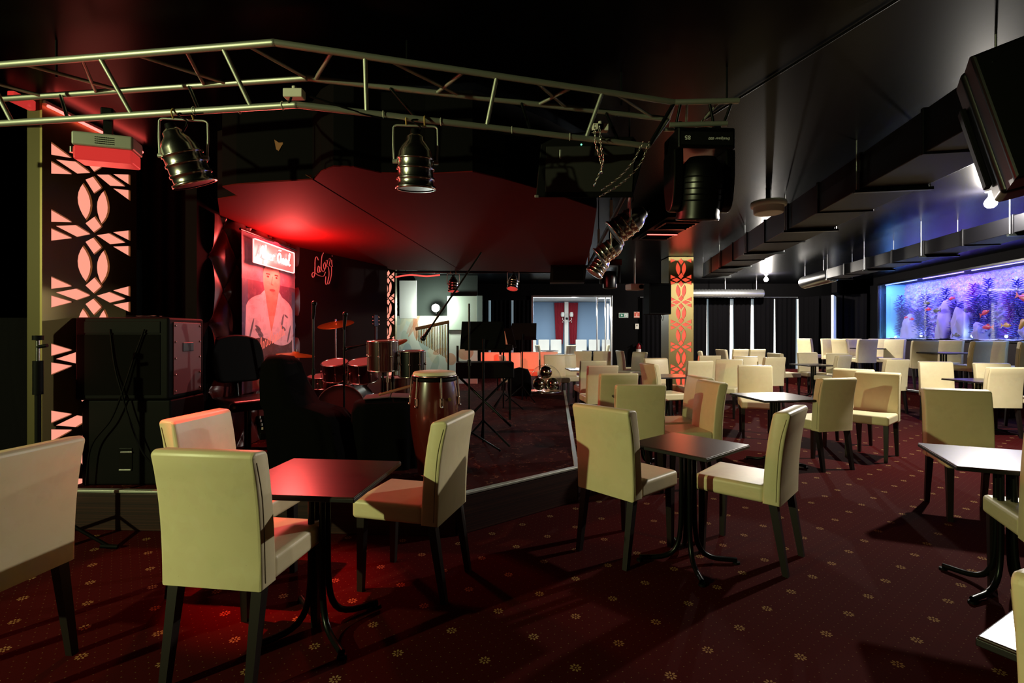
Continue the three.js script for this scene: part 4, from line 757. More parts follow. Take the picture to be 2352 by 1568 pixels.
drape('draped_chair', 'chair on the stage wrapped in black cloth behind the red lit table', -1.78, -4.35, [[0.0, 1.0, 1.0, 0.1, 0.035], [0.2, 0.98, 0.98, 0.08, 0.03], [0.42, 0.95, 0.95, 0.04, 0.02], [0.5, 0.86, 0.92, 0.0, 0.012], [0.56, 0.55, 0.9, -0.14, 0.01], [0.75, 0.4, 0.85, -0.2, 0.006], [0.9, 0.34, 0.7, -0.22, 0.004], [0.96, 0.22, 0.45, -0.23, 0], [0.975, 0.01, 0.01, -0.23, 0]], 0.36, 0.24, 1.2, -0.15);
drape('draped_case', 'case covered with black cloth left of the conga drum', -1.12, -4.5, [[0, 1, 1, 0, 0.04], [0.25, 0.97, 0.97, 0, 0.028], [0.48, 0.94, 0.94, 0, 0.012], [0.56, 0.88, 0.88, 0, 0.004], [0.58, 0.6, 0.6, 0, 0], [0.585, 0.01, 0.01, 0, 0]], 0.3, 0.26, 3.1, 0.1);
drape('draped_drum', 'black covered drum on the stage beside the chrome dome', 0.14, -9.5, [[0, 0.9, 0.9, 0, 0.02], [0.15, 1, 1, 0, 0.015], [0.36, 0.95, 0.95, 0, 0.01], [0.48, 0.7, 0.7, 0, 0], [0.52, 0.01, 0.01, 0, 0]], 0.23, 0.23, 2.0);
{
  const t = thing('folded_notebook', 'open grey music folder lying on the draped case', 'folder', [-1.08, SY + 0.59, -4.5], 0.2); mesh('left_page', bx(0.22, 0.008, 0.3, -0.115, 0.012, 0, 0.002, 0, 0, 0.06), std({ color: 0x4a3a40, roughness: 0.8 }), t); mesh('right_page', bx(0.22, 0.008, 0.3, 0.115, 0.012, 0, 0.002, 0, 0, -0.06), std({ color: 0x54434a, roughness: 0.8 }), t);
  const w = thing('drum_stick', 'wooden drum stick leaning on the folder', 'drum stick', [-1.0, SY + 0.63, -4.5], 0.7); mesh('shaft', rod([-0.18, 0, 0], [0.16, 0.06, 0], 0.011, 0.014), std({ color: 0x8a5a30, roughness: 0.5 }), w); mesh('tip', sph(0.014, -0.19, 0, 0, 10), std({ color: 0x8a5a30, roughness: 0.5 }), w);
}
// ---------------------------------------------------------------- conga
{
  const t = thing('conga_drum', 'tall dark red lacquered conga drum with chrome rim and cream head', 'drum', [-0.63, SY, -4.1], 0.2);
  mesh('shell', lathe([[0.0, 0.0], [0.125, 0.0], [0.13, 0.02], [0.15, 0.15], [0.178, 0.32], [0.195, 0.46], [0.196, 0.56], [0.186, 0.68], [0.168, 0.79], [0.165, 0.8]], 40), M.redLacquer, t);
  mesh('head', lathe([[0.175, 0.815], [0.172, 0.84], [0.162, 0.85], [0.12, 0.856], [0, 0.858]], 40), M.skin, t);
  mesh('rim', new THREE.TorusGeometry(0.176, 0.0085, 8, 40).rotateX(Math.PI / 2).translate(0, 0.818, 0), M.chrome, t);
  mesh('collar', lathe([[0.17, 0.775], [0.178, 0.78], [0.178, 0.8], [0.17, 0.805]], 40), M.black, t);
  mesh('bottom_band', lathe([[0.128, 0.0], [0.134, 0.004], [0.137, 0.03], [0.132, 0.034]], 40), M.chrome, t);
  for (let k = 0; k < 6; k++) { const a = k * Math.PI / 3 + 0.3, c = Math.cos(a), s = Math.sin(a); mesh('tension_rod', rod([c * 0.19, 0.81, s * 0.19], [c * 0.205, 0.62, s * 0.205], 0.0065), M.chrome, t); mesh('lug', [bx(0.03, 0.07, 0.02, 0, 0, 0, 0.008).rotateY(-a + Math.PI / 2).translate(c * 0.2, 0.62, s * 0.2), sph(0.011, c * 0.21, 0.585, s * 0.21, 8)], M.chrome, t); }
  mesh('crown_badge', cyl(0.015, 0.015, 0.006, 0, 0, 0, 20).rotateX(Math.PI / 2).translate(0.11, 0.64, 0.165), M.brass, t);
}
// ---------------------------------------------------------------- drum kit
function drum(parentLabel, name, r, h, p, tilt, turn, mat) {
  const t = thing(name, parentLabel, 'drum', p, turn); t.rotation.x = tilt;
  mesh('shell', lathe([[r, -h / 2], [r, h / 2]], 32), mat, t); mesh('head', cyl(r - 0.004, r - 0.004, 0.006, 0, h / 2 - 0.002, 0, 32), M.skin2 || (M.skin2 = std({ color: 0x6e6864, roughness: 0.5 })), t); mesh('bottom_head', cyl(r - 0.004, r - 0.004, 0.006, 0, -h / 2 + 0.002, 0, 32), M.skin2, t);
  for (const s of [-1, 1]) mesh('hoop', new THREE.TorusGeometry(r + 0.004, 0.008, 8, 36).rotateX(Math.PI / 2).translate(0, s * h / 2, 0), M.chrome, t);
  for (let k = 0; k < 8; k++) { const a = k * Math.PI / 4; mesh('lug', [rod([Math.cos(a) * (r + 0.012), -h / 2, Math.sin(a) * (r + 0.012)], [Math.cos(a) * (r + 0.012), h / 2, Math.sin(a) * (r + 0.012)], 0.004, 0.004, 6), sph(0.013, Math.cos(a) * (r + 0.008), 0, Math.sin(a) * (r + 0.008), 8)], M.chrome, t); }
  return t;
}
const kit = new THREE.MeshPhysicalMaterial({ color: 0x300605, roughness: 0.3, clearcoat: 0.8, clearcoatRoughness: 0.1 });
drum('bass drum of the kit lying on its side, dark red shell', 'bass_drum', 0.28, 0.42, [-1.93, SY + 0.29, -5.9], Math.PI / 2, 0.5, kit);
drum('small tom of the drum kit, left of two', 'tom_drum', 0.15, 0.2, [-2.08, SY + 0.72, -5.95], 0.25, 0.3, kit);
drum('small tom of the drum kit, right of two', 'tom_drum', 0.16, 0.22, [-1.74, SY + 0.72, -5.9], 0.25, 0.0, kit);
drum('floor tom at the right of the drum kit', 'floor_tom', 0.2, 0.4, [-1.4, SY + 0.42, -6.2], 0, 0, kit);
drum('snare drum at the left of the drum kit', 'snare_drum', 0.18, 0.13, [-2.28, SY + 0.58, -6.1], 0.1, 0, M.chrome);
drum('dark cylindrical percussion drum before the narrow red pillar', 'percussion_drum', 0.15, 0.3, [-1.33, SY + 0.93, -5.2], 0.05, 0, kit);
drum('second dark percussion drum beside the hanging chimes', 'percussion_drum', 0.13, 0.26, [-1.05, SY + 0.84, -5.3], 0.05, 0, M.blackGloss);
function stand(name, label, cat, x, z, h, foot = 0.28, mat = M.steelDark) {
  const t = thing(name, label, cat, [x, SY, z], rr(0, 1));
  mesh('pole', rod([0, 0.03, 0], [0, h, 0], 0.01), mat, t); for (let k = 0; k < 3; k++) { const a = k * 2.094; mesh('leg', rod([0, 0.2, 0], [Math.cos(a) * foot, 0.012, Math.sin(a) * foot], 0.009), mat, t); mesh('rubber_foot', sph(0.012, Math.cos(a) * foot, 0.012, Math.sin(a) * foot, 8), M.black, t); }
  mesh('clamp', cyl(0.018, 0.018, 0.06, 0, h * 0.6, 0, 10), mat, t); return t;
}
stand('drum_stand', 'chrome stand of the floor tom', 'stand', -1.4, -6.2, 0.22, 0.24, M.chrome);
stand('drum_stand', 'chrome stand of the snare drum', 'stand', -2.28, -6.1, 0.51, 0.22, M.chrome);
stand('drum_stand', 'dark stand holding the first percussion drum', 'stand', -1.33, -5.2, 0.77, 0.26);
stand('drum_stand', 'dark stand holding the second percussion drum', 'stand', -1.05, -5.3, 0.71, 0.22);
{
  const h = thing('tom_holder', 'chrome holder joining the two small toms to the bass drum', 'stand', [-1.92, SY + 0.57, -5.9]); mesh('post', rod([0, 0, 0], [0, 0.2, 0], 0.016), M.chrome, h); mesh('arm', rod([0, 0.16, 0], [-0.1, 0.18, 0], 0.012), M.chrome, h); mesh('arm', rod([0, 0.16, 0], [0.1, 0.18, 0], 0.012), M.chrome, h);
}
const cymMat = std({ color: 0xb08a3c, roughness: 0.28, metalness: 0.9 });
for (const [x, z, h, r, tx, tz, lab] of [[-2.38, -5.55, 0.95, 0.2, 0.05, -0.1, 'hi-hat cymbal at the left of the drum kit, edge lit red'], [-2.2, -6.3, 1.3, 0.22, 0.25, 0.1, 'crash cymbal behind the small toms'], [-1.42, -5.75, 1.05, 0.23, 0.2, 0.25, 'ride cymbal at the right of the drum kit']]) {
  const t = stand('cymbal_stand', lab, 'cymbal', x, z, h, 0.27, M.chrome);
  const c = mesh('cymbal', lathe([[0.0, 0.03], [0.03, 0.026], [0.045, 0.012], [r, -0.012], [r, -0.016], [0.04, 0.006]], 36), cymMat, t); c.position.set(0, h - 0.02, 0); c.rotation.set(tx, 0, tz); mesh('wing_nut', cyl(0.012, 0.012, 0.03, 0, h + 0.02, 0, 8), M.chrome, t);
}
{ const t = thing('drum_throne', 'round stool of the drummer', 'stool', [-2.3, SY, -6.55]); mesh('seat', lathe([[0, 0.55], [0.15, 0.55], [0.17, 0.52], [0.165, 0.47], [0, 0.46]], 28), M.blackGloss, t); mesh('post', rod([0, 0.1, 0], [0, 0.47, 0], 0.018), M.chrome, t); for (let k = 0; k < 3; k++) { const a = k * 2.094; mesh('leg', rod([0, 0.22, 0], [Math.cos(a) * 0.24, 0.012, Math.sin(a) * 0.24], 0.011), M.chrome, t); } }
// guitar on a stand against the wall
{
  const t = thing('guitar', 'guitar leaning at the wall, its silver tuners showing above the drums', 'guitar', [-1.98, SY, -7.25], 1.0); 
  const s = new THREE.Shape(); s.moveTo(0, 0.1); s.bezierCurveTo(0.24, 0.1, 0.24, 0.42, 0.12, 0.46); s.bezierCurveTo(0.1, 0.52, 0.17, 0.6, 0.06, 0.66); s.lineTo(-0.06, 0.66); s.bezierCurveTo(-0.17, 0.6, -0.1, 0.52, -0.12, 0.46); s.bezierCurveTo(-0.24, 0.42, -0.24, 0.1, 0, 0.1);
  mesh('body', new THREE.ExtrudeGeometry(s, { depth: 0.05, bevelEnabled: true, bevelSize: 0.008, bevelThickness: 0.008, bevelSegments: 2 }), M.redLacquer, t); mesh('neck', bx(0.045, 0.62, 0.025, 0, 0.95, 0.04, 0.008), M.legWood, t); const hd = mesh('headstock', bx(0.075, 0.17, 0.02, 0, 1.34, 0.035, 0.006), M.blackGloss, t);
  for (let i = 0; i < 3; i++) for (const q of [-1, 1]) mesh('tuner', [sph(0.013, q * 0.055, 1.29 + i * 0.05, 0.035, 8), rod([q * 0.03, 1.29 + i * 0.05, 0.035], [q * 0.05, 1.29 + i * 0.05, 0.035], 0.005)], M.chrome, hd);
  mesh('support', [rod([-0.1, 0.01, 0.14], [0, 0.3, -0.02], 0.01), rod([0.1, 0.01, 0.14], [0, 0.3, -0.02], 0.01), rod([0, 0.01, -0.16], [0, 0.3, -0.02], 0.01), rod([-0.1, 0.09, 0.07], [0.1, 0.09, 0.07], 0.01)], M.black, t);
}
// chimes
{
  const t = thing('bar_chimes', 'row of metal chimes hanging from a brown wooden bar', 'chimes', [-0.82, 0, -5.2], 0.05); t.scale.x = 0.8;
  mesh('wooden_bar', bx(0.44, 0.035, 0.035, 0, 1.53, 0, 0.008, 0, 0, 0.17), std({ color: 0x6b3d28, roughness: 0.5 }), t);
  for (let i = 0; i < 20; i++) { const x = -0.2 + i * 0.0205, y = 1.51 + x * 0.17, l = 0.1 + i * 0.0135; mesh('chime', rod([x, y - l, 0], [x, y, 0], 0.0062, 0.0062, 7), i % 3 ? M.chrome : cymMat, t); }
  mesh('stand_pole', rod([0.2, SY + 0.02, -0.03], [0.2, 1.55, -0.03], 0.012), M.steelDark, t); for (let k = 0; k < 3; k++) { const a = k * 2.094 + 0.4; mesh('leg', rod([0.2, SY + 0.25, -0.03], [0.2 + Math.cos(a) * 0.27, SY + 0.012, -0.03 + Math.sin(a) * 0.27], 0.01), M.steelDark, t); }
}
// microphones on stands
function micStand(label, x, z, h, boom, tip) {
  const t = stand('microphone_stand', label, 'microphone', x, z, h, 0.3); t.rotation.y = 0;
  if (boom) { mesh('boom', rod(boom, tip, 0.009), M.steelDark, t); const d = V(...tip).sub(V(...boom)).normalize(), m = V(...tip).addScaledVector(d, 0.12); mesh('microphone', [rod(tip, m, 0.012, 0.018), sph(0.026, m.x + d.x * 0.012, m.y + d.y * 0.012, m.z + d.z * 0.012, 12)], M.steelDark, t); }
  else { mesh('microphone', [rod([0, h, 0], [0.02, h + 0.14, 0.03], 0.013, 0.02), sph(0.026, 0.022, h + 0.15, 0.033, 12)], M.steelDark, t); }
  return t;
}
micStand('boom microphone reaching down to the conga drum from upper right', -0.42, -4.95, 1.45, [0.12, 1.95, 0.02], [-0.36, 1.22, 0.1]);
micStand('straight microphone stand before the drum kit, thick black grip', -1.95, -4.95, 1.3, null);
micStand('thin microphone stand right of the thick one before the drum kit', -1.68, -5.05, 1.2, null);
micStand('microphone stand with short boom at the right of the drum kit', -1.3, -5.5, 1.1, [0, 1.1, 0], [-0.35, 1.02, 0.1]);
// music stands
function musicStand(label, x, z, turn, h, paper) {
  const t = thing('music_stand', label, 'music stand', [x, SY, z], turn);
  const holes = []; const s = poly([[-0.24, 0], [0.24, 0], [0.22, 0.3], [-0.22, 0.3]]); for (let i = 0; i < 6; i++) { const c = new THREE.Path(); c.absarc(-0.05 + (i % 2) * 0.05, 0.09 + (i >> 1) * 0.05, 0.013, 0, 6.283, true); s.holes.push(c); }
  const g = new THREE.ExtrudeGeometry(s, { depth: 0.006, bevelEnabled: false, curveSegments: 6 }); g.rotateX(-0.35); g.translate(0, h, 0); mesh('desk', g, M.black, t);
  mesh('ledge', bx(0.48, 0.012, 0.06, 0, h, -0.02, 0.003), M.black, t); mesh('pole', rod([0, 0.03, 0.02], [0, h + 0.1, 0.02], 0.012), M.black, t);
  for (let k = 0; k < 3; k++) { const a = k * 2.094 + 0.5; mesh('leg', rod([0, 0.26, 0.02], [Math.cos(a) * 0.3, 0.012, 0.02 + Math.sin(a) * 0.3], 0.01), M.black, t); }
  if (paper) { const p = bx(0.2, 0.24, 0.004, 0, 0, 0).rotateX(-0.4).translate(0, h + 0.13, -0.055); mesh('sheet_music', p, std({ color: 0xd8b0a0, roughness: 0.8 }), t); }
  return t;
}
musicStand('big black music stand with round holes right of the conga drum', -0.3, -5.25, 0.1, 1.0);
musicStand('black music stand beside the bright room opening', 0.18, -8.6, -0.3, 1.05);
musicStand('music stand with an orange lit sheet behind the big black one', -0.14, -7.6, 2.6, 0.95, true);
// keyboard rack behind the big music stand
{
  const t = thing('keyboard_rack', 'black keyboard stand and case behind the big music stand', 'keyboard', [-0.35, SY, -6.4], 0.1);
  mesh('case', bx(0.72, 0.2, 0.36, 0, 0.7, 0, 0.015), M.black, t); mesh('upper_case', bx(0.6, 0.07, 0.3, 0.05, 0.98, 0, 0.01), M.blackGloss, t);
  mesh('frame', [rod([-0.32, 0.012, 0.2], [0.32, 0.6, -0.1], 0.016), rod([0.32, 0.012, 0.2], [-0.32, 0.6, -0.1], 0.016), rod([-0.34, 0.03, -0.16], [-0.34, 1.0, -0.16], 0.016), rod([0.34, 0.03, -0.16], [0.34, 1.0, -0.16], 0.016)], M.steelDark, t);
  for (let i = 0; i < 14; i++) mesh('key', bx(0.032, 0.012, 0.12, -0.23 + i * 0.036, 1.02, 0.08, 0.002), M.white, t);
  const w = thing('wooden_case', 'small wooden case with gold front on top of the keyboard', 'box', [-0.28, SY + 1.03, -6.44], 0.05); mesh('box', bx(0.36, 0.1, 0.1, 0, 0.055, 0, 0.006), std({ color: 0x8a6428, roughness: 0.5 }), w); mesh('dark_panel', bx(0.11, 0.08, 0.006, -0.115, 0.055, 0.052, 0.003), M.black, w); mesh('divider', bx(0.008, 0.1, 0.008, -0.055, 0.055, 0.053), M.white, w); mesh('divider', bx(0.008, 0.1, 0.008, 0.09, 0.055, 0.053), M.white, w);
}
// glass dome lamp with chrome bowls
{
  const t = thing('dome_lamp', 'clear dome with three chrome bowls at the far stage corner', 'lamp', [0.66, SY, -9.9]);
  mesh('base', lathe([[0, 0], [0.3, 0], [0.31, 0.02], [0.3, 0.04], [0, 0.04]], 36), M.chrome, t);
  for (let k = 0; k < 3; k++) { const x = [-0.13, 0.13, 0][k], y = [0.17, 0.17, 0.4][k]; mesh('chrome_bowl', new THREE.SphereGeometry(0.125, 24, 16).translate(x, y, 0.05), std({ color: 0xc8c4a8, roughness: 0.12, metalness: 1 }), t); }
  mesh('dome', new THREE.SphereGeometry(0.31, 36, 18, 0, 6.2832, 0, Math.PI * 0.62).translate(0, 0.24, 0), M.glass, t);
}
// monitor speaker over the stage back, projector and pillar speaker
{
  const t = thing('monitor_speaker', 'black monitor speaker hung at the far right canopy corner', 'speaker', [0.92, 2.42, -8.3], -0.1); mesh('cabinet', (() => { const g = new THREE.ExtrudeGeometry(poly([[-0.29, -0.14], [0.26, -0.14], [0.3, 0.12], [-0.27, 0.14]]), { depth: 0.3, bevelEnabled: true, bevelSize: 0.006, bevelThickness: 0.006, bevelSegments: 1 }); g.translate(0, 0, -0.15); return g; })(), M.black, t); mesh('grille', bx(0.48, 0.22, 0.01, 0, -0.005, 0.158, 0.004), M.blackCloth, t); mesh('hanger', rod([0, 0.12, 0], [0, CEIL - 2.42, 0], 0.012), M.black, t);
  const m = thing('moving_head', 'second moving head light far back under the canopy corner', 'stage light', [1.55, 2.56, -8.0]); mesh('base', bx(0.34, 0.1, 0.24, 0, 0, 0, 0.01), M.steelDark, m); for (const s of [-1, 1]) mesh('yoke_arm', bx(0.04, 0.3, 0.12, s * 0.14, -0.18, 0, 0.015), M.black, m); mesh('head', lathe([[0, 0.14], [0.09, 0.12], [0.115, 0.02], [0.11, -0.13], [0.09, -0.14], [0, -0.12]], 24).translate(0, -0.26, 0), M.blackGloss, m); mesh('hanger', rod([0, 0.05, 0], [0, CEIL - 2.56, 0], 0.014), M.black, m);
  const p = thing('pillar_speaker', 'black box speaker on the left side of the gold pillar', 'speaker', [3.12, 2.18, -10.85], 0.1); mesh('cabinet', bx(0.48, 0.66, 0.36, 0, 0, 0, 0.015), M.black, p); mesh('grille', bx(0.44, 0.6, 0.01, 0, 0, 0.182, 0.004), M.blackCloth, p); mesh('bracket', bx(0.1, 0.06, 0.3, 0.2, 0, -0.3, 0.004), M.black, p);
  for (let k = 0; k < 4; k++) mesh('cable', tube([[-0.1 + k * 0.05, -0.33, 0.05], [-0.08 + k * 0.06, -0.4 - k * 0.02, 0.06], [0.0 + k * 0.04, -0.38, 0.05], [0.05 + k * 0.03, -0.33, 0.03]], 0.005, 14, 5), M.black, p);
  const q = thing('projector', 'white projector hung left of the pillar speaker', 'projector', [2.75, 2.48, -11.3], 0.3); mesh('body', bx(0.34, 0.14, 0.28, 0, 0, 0, 0.03), M.white, q); mesh('lens', cyl(0.045, 0.045, 0.05, 0, 0, 0, 18).rotateX(Math.PI / 2).translate(0.06, 0, 0.16), M.black, q); mesh('mount', rod([0, 0.05, 0], [0, CEIL - 2.48, 0], 0.018), M.white, q);
}
// exit signs, notices, extinguisher
{
  const ex = canvasTex(256, 128, (g, w, h) => { g.fillStyle = '#e8efe8'; g.fillRect(0, 0, w, h); g.fillStyle = '#1d7a5c'; g.fillRect(8, 8, w - 16, h - 16); g.fillStyle = '#f2f6f2'; g.beginPath(); g.moveTo(110, 64); g.lineTo(60, 34); g.lineTo(60, 94); g.closePath(); g.fill(); g.fillRect(150, 20, 84, 88); g.fillStyle = '#1d7a5c'; g.beginPath(); g.arc(196, 38, 10, 0, 7); g.fill(); g.lineWidth = 10; g.strokeStyle = '#1d7a5c'; g.beginPath(); g.moveTo(194, 50); g.lineTo(186, 78); g.lineTo(168, 98); g.moveTo(186, 78); g.lineTo(206, 98); g.moveTo(170, 58); g.lineTo(212, 62); g.stroke(); }, true, false);
  const t = thing('exit_sign', 'small green emergency exit sign with white arrow on the black wall', 'sign', [3.75, 2.05, -16.97]); mesh('plate', bx(0.32, 0.16, 0.02, 0, 0, 0, 0.003), M.white, t); mesh('print', new THREE.PlaneGeometry(0.31, 0.15).translate(0, 0, 0.0115), std({ map: ex, roughness: 0.5 }), t);
  const rd = canvasTex(128, 128, (g, w) => { g.fillStyle = '#c04a30'; g.fillRect(0, 0, w, w); g.fillStyle = '#f0dcd0'; g.fillRect(10, 8, 24, 12); g.fillRect(80, 12, 30, 10); g.beginPath(); g.moveTo(50, 96); g.lineTo(58, 30); g.lineTo(70, 30); g.lineTo(64, 96); g.fill(); g.fillRect(0, 104, w, 10); }, true, false);
  const r = thing('fire_notice', 'small red fire equipment sign right of the green exit sign', 'sign', [4.2, 2.07, -16.97]); mesh('plate', bx(0.2, 0.2, 0.015, 0, 0, 0, 0.002), M.white, r); mesh('print', new THREE.PlaneGeometry(0.19, 0.19).translate(0, 0, 0.009), std({ map: rd, roughness: 0.5 }), r);
  const n = thing('wall_notice', 'small white notice below the red fire sign', 'sign', [4.2, 1.68, -16.97]); mesh('plate', bx(0.12, 0.18, 0.02, 0, 0, 0, 0.003), M.white, n); mesh('symbol', bx(0.03, 0.05, 0.004, 0, 0.03, 0.011), M.steelDark, n);
  const f = thing('fire_extinguisher', 'fire extinguisher with pale label on the wall below the notices', 'extinguisher', [4.22, 0.62, -16.82]); const fm = std({ color: 0x7a1014, roughness: 0.35 }); mesh('cylinder', lathe([[0, 0], [0.075, 0], [0.08, 0.03], [0.08, 0.38], [0.06, 0.44], [0.025, 0.47], [0.025, 0.5], [0, 0.5]], 24), fm, f); mesh('label', lathe([[0.0815, 0.08], [0.0815, 0.3]], 24), M.white, f); mesh('valve', [bx(0.05, 0.04, 0.05, 0, 0.51, 0, 0.006), bx(0.02, 0.015, 0.14, 0, 0.54, 0.03, 0.004)], M.black, f); mesh('hose', tube([[0.03, 0.5, 0], [0.1, 0.45, 0.02], [0.11, 0.25, 0.02], [0.09, 0.12, 0.02]], 0.012, 20, 8), M.black, f); mesh('wall_hook', bx(0.05, 0.05, 0.1, 0, 0.4, -0.1), M.steelDark, f);
}
// ---------------------------------------------------------------- side room furnishings
{
  for (const [x0, x1, n] of [[1.95, 2.42, 'left'], [2.6, 3.05, 'right']]) { const g = curtainGeo([[x0, -23.3], [x1, -23.3]], 0.95, 2.86, 0.07, 0.03, -0.15); M.redCurtain.side = THREE.DoubleSide; single('red_curtain', g, M.redCurtain, `red curtain in the bright side room, ${n} of the white strip`, 'curtain', 'red curtains of the side room'); }
  single('white_column', bx(0.18, 2.9, 0.16, 2.51, 1.45, -23.3, 0.01), M.white, 'narrow white wall strip between the red curtains', 'column');
  const s = thing('wall_sconce', 'pale candelabra wall lamp before the red curtains', 'lamp', [2.51, 2.02, -23.1]); mesh('plate', sph(0.06, 0, 0.1, 0.02, 12), M.steelDark, s);
  for (const q of [-1, 1]) { mesh('arm', tube([[0, 0.02, 0.05], [q * 0.1, -0.02, 0.1], [q * 0.2, 0.04, 0.12], [q * 0.2, 0.14, 0.12]], 0.012, 20, 6), M.white, s); mesh('shade', lathe([[0.03, 0.2], [0.06, 0.12], [0.075, 0.14], [0.09, 0.24], [0.06, 0.34]], 16).translate(q * 0.2, 0.05, 0.12), M.white, s); mesh('pendant', sph(0.025, q * 0.2, -0.06, 0.12, 8), M.white, s); }
  const st = thing('light_tube', 'upright white glowing tube on the side room wall', 'lamp', [4.45, 1.9, -23.42]); mesh('tube', rod([0, -0.95, 0], [0, 0.9, 0], 0.04), std({ color: 0xffffff, emissive: C(0.9, 0.97, 1), emissiveIntensity: 1.2 }), st); mesh('holder', bx(0.1, 1.95, 0.03, 0, -0.02, -0.05, 0.005), M.white, st);
  const xs = [0.35, 0.85, 1.45, 2.0, 3.15, 3.75, 4.35, 4.95]; xs.forEach((x, i) => { const t = thing('white_seat', `white padded bench seat ${['first', 'second', 'third', 'fourth', 'fifth', 'sixth', 'seventh', 'eighth'][i]} from the left in the side room`, 'bench', [x, 0, -22.8], 0, 'white bench seats in the side room'); mesh('back_pad', bx(0.5, 0.62, 0.1, 0, 0.85, -0.2, 0.02), M.white, t); mesh('seat_pad', bx(0.5, 0.12, 0.5, 0, 0.46, 0.08, 0.02), M.white, t); mesh('base', bx(0.48, 0.4, 0.46, 0, 0.2, 0.06, 0.005), M.black, t); });
  [[1.5, -20.5, 'left'], [3.2, -20.2, 'right']].forEach(([x, z, n]) => { const t = table(tabA, x, -z, 10, `small dark table in the bright side room, ${n} one`); });
  [[1.0, 20.0, 1, 0.2, 'white chair left in the bright side room'], [2.3, 19.6, -0.6, 0.8, 'white chair in the middle of the bright side room'], [3.9, 20.4, -1, 0.1, 'white chair at the right of the bright side room']].forEach(a => chair(...a, 'chairs in the side room'));
}
